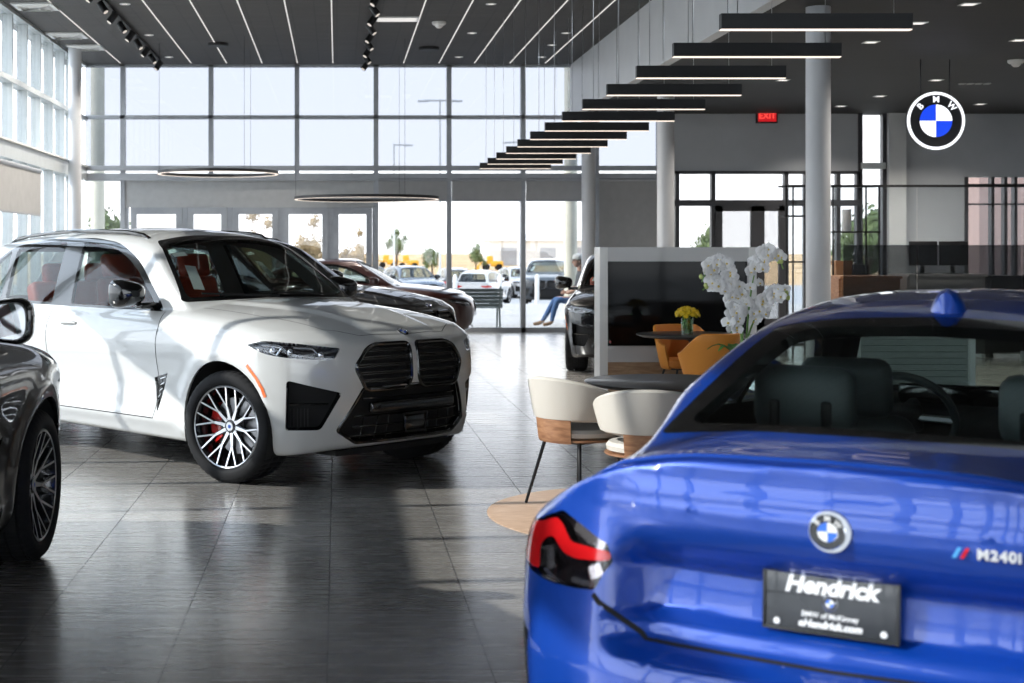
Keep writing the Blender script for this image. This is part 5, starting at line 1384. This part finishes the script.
# low dark glass screens with desks
t = thing('glass_screen', 'low dark tinted glass screen along the office desks', 'partition', (0, 20.6, 0)); k = 20.6 / 1450; GD = glass('dark_tinted_glass', (.42, .43, .44), 1.0)
for p0, p1 in ((843, 917), (917, 1022), (1022, 1120)):
    b = MB(); b.bx((p0 - 337) * k + .005, (p1 - 337) * k - .005, -.006, .006, .1, 1.56 + 6 * k, GD); b.build('glass_panel', t)
for p in (843, 917, 1022):
    b = MB(); b.bx((p - 337) * k - .02, (p - 337) * k + .02, -.03, .03, 0, .14, SATIN); b.build('glass_clamp', t)
def desk(lab, x0, x1, y, z, m, dp=.8):
    t = thing('office_desk', lab, 'desk', ((x0 + x1) / 2, y, 0)); w = (x1 - x0) / 2; b = MB(); b.bx(-w, w, 0, dp, z - .04, z, m); b.build('desktop', t)
    b = MB(); b.bx(-w + .03, w - .03, .04, .07, .08, z - .04, m); b.build('front_panel', t)
    for s in (-1, 1): b = MB(); b.bx(s * (w - .03) - .025, s * (w - .03) + .025, .08, dp - .04, 0, z - .04, m); b.build('side_panel', t)
k = 21.2 / 1450
desk('brown wooden desk behind the glass screen near the bar shelf', (838 - 337) * k, (900 - 337) * k, 21.1, 1.56 - 25 * k, WALNUT)
desk('white counter desk under the black monitors', (906 - 337) * k, (985 - 337) * k, 21.1, 1.56 - 23 * k, WHITEP)
desk('dark desk at the right end behind the glass screen', (992 - 337) * k, (1095 - 337) * k, 21.2, 1.56 - 25 * k, CBLK)
def monitor(lab, px0, px1, zb, y):
    k = y / 1450; w = (px1 - px0) * k / 2; t = thing('monitor', lab, 'monitor', ((px0 + px1) / 2 * k - 337 * k, y, zb)); b = MB(); b.rbox((0, 0, .30), (2 * w, .04, .36), .012, CBLK); b.build('screen_housing', t)
    b = MB(); b.bx(-.03, .03, .02, .05, .01, .25, CBLK); b.build('stand_neck', t); b = MB(); b.rbox((0, .04, .008), (.24, .18, .016), .006, CBLK); b.build('stand_foot', t)
zb = 1.56 - 23 * 21.1 / 1450
monitor('left black monitor on the white counter desk, seen from behind', 909, 937, zb, 21.4); monitor('right black monitor on the white counter desk, seen from behind', 939, 968, zb, 21.4)
# slatted counter seen through the blue car's screens
SLAT = mat('grey_slat_panel', (.30, .33, .31), .5, var=.05)
t = thing('reception_counter', 'grey slatted counter with white end panels seen through the blue car windows', 'counter', (0, 11.6, 0)); x0, x1 = 4.18, 5.05; z = .92
b = MB(); zz = .06
while zz < z - .06: b.bx(x0, x1, 0, .03, zz, zz + .042, SLAT); zz += .05
b.bx(x0, x1, .03, .5, .0, z - .05, SLAT); b.build('slatted_front', t)
b = MB(); b.bx(x0 - .04, x1 + .04, -.03, .55, z - .05, z - .005, WHITEP); b.build('worktop', t)
for q in (x0, x1): b = MB(); b.bx(q - .045, q + .0, -.03, .55, 0, z - .05, WHITEP) if q == x0 else b.bx(q, q + .045, -.03, .55, 0, z - .05, WHITEP); b.build('end_panel', t)
# ------------------------------------------------------------------ outside: paving, parking lot, parked cars, trees
def gz(y):
    ys = [-60, 28, 44, 74, 120, 180, 300, 500]; zs = [.08, .08, .06, -1.05, -.9, -.25, .5, .5]
    return float(np.interp(y, ys, zs))
PAVE = mat('pale_concrete', (.42, .40, .37), .8, var=.12, vscale=.6); ASPH = mat('pale_asphalt', (.36, .36, .36), .9, var=.1, vscale=.4); DIRT = mat('orange_dirt', (.55, .36, .18), .95, var=.2, vscale=.05)
b = MB()
ys = [-60, 28, 44, 74, 110, 110.1, 180, 300, 600]
for a, c in zip(ys[:-1], ys[1:]):
    m = PAVE if c <= 44 else (ASPH if c <= 111 else DIRT)
    b.add([(-250, a, gz(a) - .1), (250, a, gz(a) - .1), (250, c, gz(c) - .1), (-250, c, gz(c) - .1)], [(0, 1, 2, 3)], m)
o = struct(b.build('ground'))
# bench just outside the glass
BG = mat('bench_green_grey', (.36, .40, .37), .5, .2)
def bench(lab, x, y, rz, L=1.5):
    t = thing('park_bench', lab, 'bench', (x, y, -.02), rz); 
    for k in range(5): b = MB(); b.rbox((0, -.20 - .03 * k, .50 + .075 * k), (L, .02, .068), .006, BG); b.build('back_slat', t)
    for k in range(4): b = MB(); b.rbox((0, -.12 + .11 * k, .45), (L, .09, .025), .008, BG); b.build('seat_slat', t)
    for s in (-1, 1):
        b = MB(); x1 = s * (L / 2 - .06); b.tube([(x1, -.36, .88), (x1, -.18, .44), (x1, -.30, 0)], .02, BG, 8); b.tube([(x1, -.18, .42), (x1, .22, .42), (x1, .28, 0)], .02, BG, 8); b.tube([(x1, -.26, .62), (x1, .2, .64), (x1, .24, .43)], .016, BG, 8); b.build('end_frame', t)
    return t
bench('grey green slatted bench outside the glass, its back to the showroom', 2.55, 29.1, 0)
bench('second slatted bench outside the glass with the seated person on it', 5.14, 29.9, math.radians(90), 1.3)
# parked cars: copies of the SUV in other paints
def park(lab, pm, px, y, rz, sc=1., group='cars parked outside'):
    return place_car(SUV, lab, pm, ((px - 337) * y / 1450, y, gz(y) - .1), rz, sc, 0, INSIDE, group)
P_GREY = paint('grey_blue_paint', (.10, .13, .17), .5, .3); P_DG = paint('dark_grey_paint', (.03, .035, .04), .5, .3); P_SIL = paint('silver_paint', (.5, .51, .52), .7, .3)
park('white car parked outside with its tail to the bench', P_WHITE, 484, 70, 70, .95)
park('dark grey car parked outside left of the cream column', P_DG, 548, 60, -100, 1.08)
park('grey blue car parked outside above the black bonnet', P_GREY, 412, 66, -75, 1.0)
park('silver car parked outside farther back behind the dark grey one', P_SIL, 520, 84, -80, 1.0)
park('dark car parked outside just left of the white car', P_DG, 452, 82, 95, 1.0)
park('white car parked far outside at the left of the entrance doors', P_WHITE, 372, 90, -60, 1.0)
# trees and machines beyond the lot
def crown_mesh(seed, n, c1):
    R = random.Random(seed); b = MB()
    cl = [(Vector((R.gauss(0, .30), R.gauss(0, .30), R.gauss(0, .28))), R.uniform(.28, .5)) for _ in range(14)]
    for k in range(n):
        c, r = R.choice(cl); d = Vector((R.gauss(0, 1), R.gauss(0, 1), R.gauss(0, 1))).normalized(); p = c + d * r * R.uniform(.75, 1.05); s = R.uniform(.05, .10)
        u = Vector((R.gauss(0, 1), R.gauss(0, 1), R.gauss(0, 1))).normalized(); v = d.cross(u).normalized(); u = v.cross(d)
        b.add([p - u * s, p + v * s * .6, p + u * s, p - v * s * .6], [(0, 1, 2, 3)], c1)
    for c, r in cl: b.ball(tuple(c), r * .5, c1, 8)
    return b.mesh('crown')
LG = mat('tree_foliage', (.12, .16, .06), .8, var=.35, vscale=2); LO = mat('autumn_foliage', (.34, .24, .12), .8, var=.3, vscale=2); BARK = mat('bark', (.09, .06, .04), .9)
CM = [crown_mesh(3, 900, LG), crown_mesh(5, 900, LG), crown_mesh(8, 900, LO)]
def tree(lab, px, y, H, kind, wide=.8, grp='trees beyond the parking lot'):
    t = thing('tree', lab, 'tree', ((px - 337) * y / 1450, y, gz(y) - .1), random.uniform(0, 6), grp)
    o = link('crown', CM[kind], t, (0, 0, H * .62)); o.scale = (H * .36 * wide, H * .36 * wide, H * .36)
    b = MB(); b.tube([(0, 0, 0), (.02 * H, 0, H * .3), (0, .01 * H, H * .62)], [.03 * H, .022 * H, .012 * H], BARK, 8); b.tube([(.01 * H, 0, H * .32), (.12 * H, .03 * H, H * .6)], [.014 * H, .006 * H], BARK, 6); b.build('trunk', t)
for a in ((512, 205, 4.6, 0, 'first green tree from the left above the white outdoor building'), (534, 212, 4.2, 1, 'second green tree from the left above the white outdoor building'), (550, 204, 4.7, 0, 'third green tree above the white outdoor building, left of the cream column'), (574, 208, 4.8, 1, 'green tree above the white outdoor building, right of the cream column'),
          (432, 120, 3.2, 0, 'low bushy green tree outside behind the dark red car'), (396, 150, 4.6, 1, 'green tree outside right of the last entrance door'), (476, 125, 3.0, 1, 'low green tree outside between two parked cars'), (246, 75, 4.4, 2, 'orange autumn tree seen through the third entrance door'), (262, 80, 4.0, 2, 'smaller orange autumn tree seen through the third entrance door'), (308, 85, 4.2, 2, 'autumn tree seen through the fourth entrance door'), (110, 60, 4.4, 0, 'green tree outside beside the cream column at the far left'), (354, 95, 3.6, 2, 'autumn tree seen through the last entrance door'), (867, 36, 3.0, 0, 'green tree outside the tall narrow window'), (706, 60, 3.0, 1, 'green tree outside the right glass doors')):
    tree(a[4], a[0], a[1], a[2] + (.2 if a[1] < 130 else 0), a[3])
WB = mat('white_metal_siding', (.72, .72, .70), .6, var=.05)
t = thing('warehouse', 'low white building beyond the parking lot', 'building', ((548 - 337) * 185 / 1450, 185, gz(185) - .1)); b = MB(); b.bx(-7.5, 7.5, 0, 9, 0, 3.2, WB); b.build('walls', t); b = MB(); b.prism([(-.4, 3.2), (9.4, 3.2), (4.5, 4.0)], -7.8, 7.8, WB, axis='x'); b.build('roof', t)
for q in (-5, 0, 4.6): b = MB(); b.bx(q - 1, q + 1, -.05, 0, 0, 2.3, ALU); b.build('roller_door', t)
t = thing('neighbour_building', 'pinkish building outside the right hand window', 'building', (19.8, 42, -.02)); PK = mat('pink_stucco', (.36, .25, .22), .8, var=.05); b = MB(); b.bx(-1.2, 9, 0, 6, 0, 6.5, PK); b.build('walls', t); b = MB(); b.bx(-1.4, 9.2, -.2, 6.2, 6.5, 6.8, WB); b.build('parapet', t)
MY = mat('machine_yellow', (.80, .42, .03), .5)
def loader(lab, px, y):
    t = thing('wheel_loader', lab, 'construction machine', ((px - 337) * y / 1450, y, gz(y) - .1), 0, 'yellow machines on the dirt lot'); t.scale = (.6, .6, .6); b = MB(); b.rbox((.9, 0, 1.2), (2.2, 1.6, 1.0), .15, MY); b.build('engine_hood', t); b = MB(); b.rbox((-.4, 0, 1.9), (1.1, 1.3, 1.5), .12, MY); b.build('cab', t)
    b = MB(); b.tube([(-.8, .4, 1.3), (-1.9, .4, 1.5), (-2.6, .4, .6)], .14, MY, 6); b.tube([(-.8, -.4, 1.3), (-1.9, -.4, 1.5), (-2.6, -.4, .6)], .14, MY, 6); b.build('lift_arm', t)
    b = MB(); b.prism([(-2.5, .1), (-3.4, .1), (-2.7, .9), (-2.4, .9)], -1.1, 1.1, MY, axis='y'); b.build('bucket', t)
    for x in (-1.1, 1.2):
        for s in (-1, 1): b = MB(); b.cyl((x, s * .75, .6), (x, s * 1.1, .6), .6, RUB, 20); b.build('wheel', t)
loader('yellow machine outside beyond the grey blue car', 408, 165); loader('yellow machine outside before the white building, left of the cream column', 492, 160); loader('yellow machine outside right of the cream column', 578, 160); loader('yellow machine outside beyond the last entrance door', 388, 170)
def pole(lab, px, y, H, arms):
    t = thing('light_pole', lab, 'light pole', ((px - 337) * y / 1450, y, gz(y) - .1), 0, 'parking lot light poles'); b = MB(); b.tube([(0, 0, 0), (0, 0, H)], [.06, .04], WB, 10); b.build('mast', t)
    for s in arms: b = MB(); b.bx(min(0, s * .8), max(0, s * .8), -.04, .04, H - .1, H - .02, WB); b.rbox((s * .8, 0, H - .08), (.5, .25, .08), .03, WB); b.build('lamp_head', t)
    b = MB(); b.lathe([(0, .7), (.22, .7), (.25, .66), (.25, 0)], PAVE, 20); b.build('footing', t)
pole('tall light pole outside right of the entrance with two lamp heads', 440, 68, 9.6, (-1, 1)); pole('light pole outside left of the tall one, seen over the black bonnet', 394, 80, 8.6, (1,)); pole('light pole outside above the white car', 519, 92, 9.6, (-1, 1)); pole('light pole outside behind the last entrance door', 352, 110, 9.0, (-1, 1))
for px, y, wd in ((537, 50, 'right of the bench, before the dark grey car'), (500, 50, 'behind the right end of the bench'), (455, 50, 'left of the bench, over the dark red bonnet')):
    t = thing('bollard', 'white post outside, ' + wd, 'bollard', ((px - 337) * y / 1450, y, gz(y) - .1), 0, 'white posts along the paving'); b = MB(); b.lathe([(0, 1.0), (.06, .98), (.08, .92), (.08, 0)], WHITEP, 16); b.build('post', t); b = MB(); b.lathe([(.0, 1.03), (.03, 1.02), (.06, .985)], WHITEP, 16); b.build('cap', t)
# ---- person on the bench outside: knees towards -x
def person():
    SK = mat('skin', (.45, .26, .18), .55); JE = mat('blue_jeans', (.07, .15, .32), .85, var=.15, vscale=30); TS = mat('dark_shirt', (.05, .055, .06), .9); HA = mat('brown_hair', (.10, .06, .035), .8); CAP = mat('pale_cap', (.55, .56, .53), .8); SH = mat('tan_shoe', (.32, .20, .12), .7)
    t = thing('person', 'person in jeans and a pale cap seated on the outdoor bench', 'person', (4.98, 29.75, .015))
    def skin(name, verts, edges, rad, m, root, parent=t, sub=2):
        me = bpy.data.meshes.new(name); me.from_pydata(verts, edges, []); me.update(); o = link(name, me, parent)
        md = o.modifiers.new('s', 'SKIN'); md.use_smooth_shade = True
        for i, r in enumerate(rad): v = me.skin_vertices[0].data[i]; v.radius = (r if hasattr(r, '__len__') else (r, r)); v.use_root = (i == root)
        s = o.modifiers.new('u', 'SUBSURF'); s.levels = sub; s.render_levels = sub
        dg = bpy.context.evaluated_depsgraph_get(); m2 = bpy.data.meshes.new_from_object(o.evaluated_get(dg)); o.modifiers.clear(); o.data = m2; m2.materials.clear(); m2.materials.append(m); bpy.data.meshes.remove(me)
        for p in m2.polygons: p.use_smooth = True
        return o
    V = [(0, 0, .52), (0, 0, .66), (.03, 0, .84), (.04, 0, 1.02), (.02, 0, 1.13), (0, 0, 1.19), (-.01, 0, 1.25)]; E = [(i, i + 1) for i in range(6)]; R = [(.15, .17), (.13, .15), (.14, .18), (.12, .17), (.065, .08), (.055, .055), (.06, .06)]
    for s in (1, -1):
        o = len(V); V += [(.03, s * .19, 1.05), (-.02, s * .25, .82), (-.22, s * .16, .70), (-.30, s * .11, .69)]; R += [.062, .05, .042, .032]; E += [(3, o), (o, o + 1), (o + 1, o + 2), (o + 2, o + 3)]
        o = len(V); V += [(-.06, s * .10, .52), (-.48, s * .13, .55), (-.60 - .04 * s, s * .13, .28), (-.68 - .08 * s, s * .13, .08), (-.77 - .08 * s, s * .14, .05), (-.86 - .08 * s, s * .14, .045)]; R += [.095, .075, .058, .042, .042, .035]; E += [(0, o)] + [(o + k, o + k + 1) for k in range(5)]
    bd = skin('body', V, E, R, SK, 0)
    m = bd.data; m.materials.append(TS); m.materials.append(JE); m.materials.append(SH)
    for p in m.polygons:
        c = p.center; arm = c.z > .6 and c.x < -.10
        p.material_index = 3 if c.z < .115 else (2 if c.z < .60 else (1 if (c.z < 1.14 and not arm) else 0))
    b = MB(); rows = []
    for i in range(13):
        a = PI * i / 12; z = -math.cos(a); w = math.sin(a); rows.append([(.105 * w * math.cos(2 * PI * k / 20) * (1 - .12 * max(0, -z)) - .01 - .012 * max(0, -z), .080 * w * math.sin(2 * PI * k / 20) * (1 - .25 * max(0, -z)), .125 * z) for k in range(20)])
    M = Matrix.Translation((-.03, 0, 1.33)); b.grid(rows, SK, True, M, True)
    b.ball((-.145, 0, 1.315), .022, SK, 8, (1, .8, 1.2)); 
    for s in (-1, 1): b.ball((-.02, s * .082, 1.32), .025, SK, 8, (.8, .4, 1.2)); b.ball((-.122, s * .033, 1.345), .010, WHT, 8); b.ball((-.130, s * .033, 1.345), .005, BLK, 6)
    b.tube([(-.122, -.022, 1.268), (-.13, 0, 1.266), (-.122, .022, 1.268)], .006, mat('lips', (.4, .16, .13), .5), 6)
    h = b.build('head', bd); b = MB()
    b.lathe([(.112, 0), (.114, .04), (.09, .09), (.05, .115), (0, .12)], CAP, 24, Matrix.Translation((-.035, 0, 1.375)) @ Matrix.Diagonal((1, .82, 1, 1))); b.prism([(-.12, -.075), (-.20, -.06), (-.225, 0), (-.20, .06), (-.12, .075)], 1.375, 1.385, CAP); b.build('cap', bd)
    b = MB(); b.lathe([(.108, 0), (.104, -.05), (.085, -.10), (.07, -.11)], HA, 24, Matrix.Translation((-.025, 0, 1.38)) @ Matrix.Diagonal((.95, .82, 1, 1)), a0=-2.0, a1=2.0); b.build('hair', bd)
    for s in (1, -1):
        for k, (dx, dz, L) in enumerate(((0, .018, .055), (.004, .007, .064), (.004, -.005, .066), (0, -.016, .054))):
            q = Vector((-.325, s * .09, .69 + dz)); b = MB(); b.tube([q, q + Vector((-L * .5, -s * .02, .004)), q + Vector((-L * .8, -s * .045, -.006)), q + Vector((-L * .8, -s * .062, -.02))], [.009, .0085, .008, .006], SK, 8); b.build('finger', bd)
        q = Vector((-.31, s * .10, .715)); b = MB(); b.tube([q, q + Vector((-.02, -s * .025, .02)), q + Vector((-.045, -s * .045, .015))], [.010, .009, .007], SK, 8); b.build('thumb', bd)
person()
# ------------------------------------------------------------------ the other cars indoors
place_car(SUV, 'glossy black car cut off at the left edge, door mirror and one wheel showing', P_BLACK, (-2.54, 5.90, 0), 87, 1., 0.)
place_car(SUV, 'black car standing behind the white car, bonnet pointing right', P_BLACK, (-1.0, 15.85, 0), -30, 1., 0.)
place_car(COUPE, 'dark red car at the back glass wall behind the black one', P_MAROON, (.22, 25.8, 0), -6, 1., 0., ('license_plate',))
place_car(SUV, 'black car facing the camera, half hidden by the display screen wall', P_BLACK, (4.13, 20.14, 0), -101, .9, .0)
# ------------------------------------------------------------------ daylight
w = bpy.data.worlds.new('sky'); SC.world = w; w.use_nodes = True; nt = w.node_tree; bg = nt.nodes['Background']
tc = nt.nodes.new('ShaderNodeTexCoord'); sp = nt.nodes.new('ShaderNodeSeparateXYZ'); cr = nt.nodes.new('ShaderNodeValToRGB')
nt.links.new(tc.outputs['Generated'], sp.inputs[0]); nt.links.new(sp.outputs['Z'], cr.inputs[0]); nt.links.new(cr.outputs[0], bg.inputs['Color'])
cr.color_ramp.elements[0].color = (.95, .97, 1, 1); cr.color_ramp.elements[1].color = (.62, .78, 1, 1); cr.color_ramp.elements[1].position = .8
bg.inputs['Strength'].default_value = 3.2
sun = bpy.data.lights.new('sun', 'SUN'); sun.energy = 4.4; sun.angle = math.radians(.6); sun.color = (1, .95, .88)
so = link('sun', sun); d = Vector((1, .10, -.62)); so.rotation_euler = d.to_track_quat('-Z', 'Y').to_euler(); so.location = (-20, 10, 20)
# ------------------------------------------------------------------ camera
cam = bpy.data.cameras.new('camera'); co = link('camera', cam); co.location = (0, 0, 1.56); co.rotation_euler = (PI / 2, 0, 0)
cam.sensor_width = 36; cam.lens = 1450 / 1024 * 36; cam.shift_x = (512 - 337) / 1024; cam.shift_y = -(341.5 - 251) / 1024; cam.clip_end = 2000
cam.dof.use_dof = True; cam.dof.focus_distance = 9.9; cam.dof.aperture_fstop = 4.0
SC.camera = co
vs = SC.view_settings; vs.view_transform = 'Standard'; vs.look = 'None'; vs.exposure = 0.6; vs.gamma = 1; vs.use_curve_mapping = False
SC.cycles.max_bounces = 8; SC.cycles.diffuse_bounces = 4; SC.cycles.glossy_bounces = 5; SC.cycles.transparent_max_bounces = 24; SC.cycles.sample_clamp_indirect = 6
SC.cycles.caustics_reflective = False; SC.cycles.caustics_refractive = False; SC.cycles.use_denoising = True
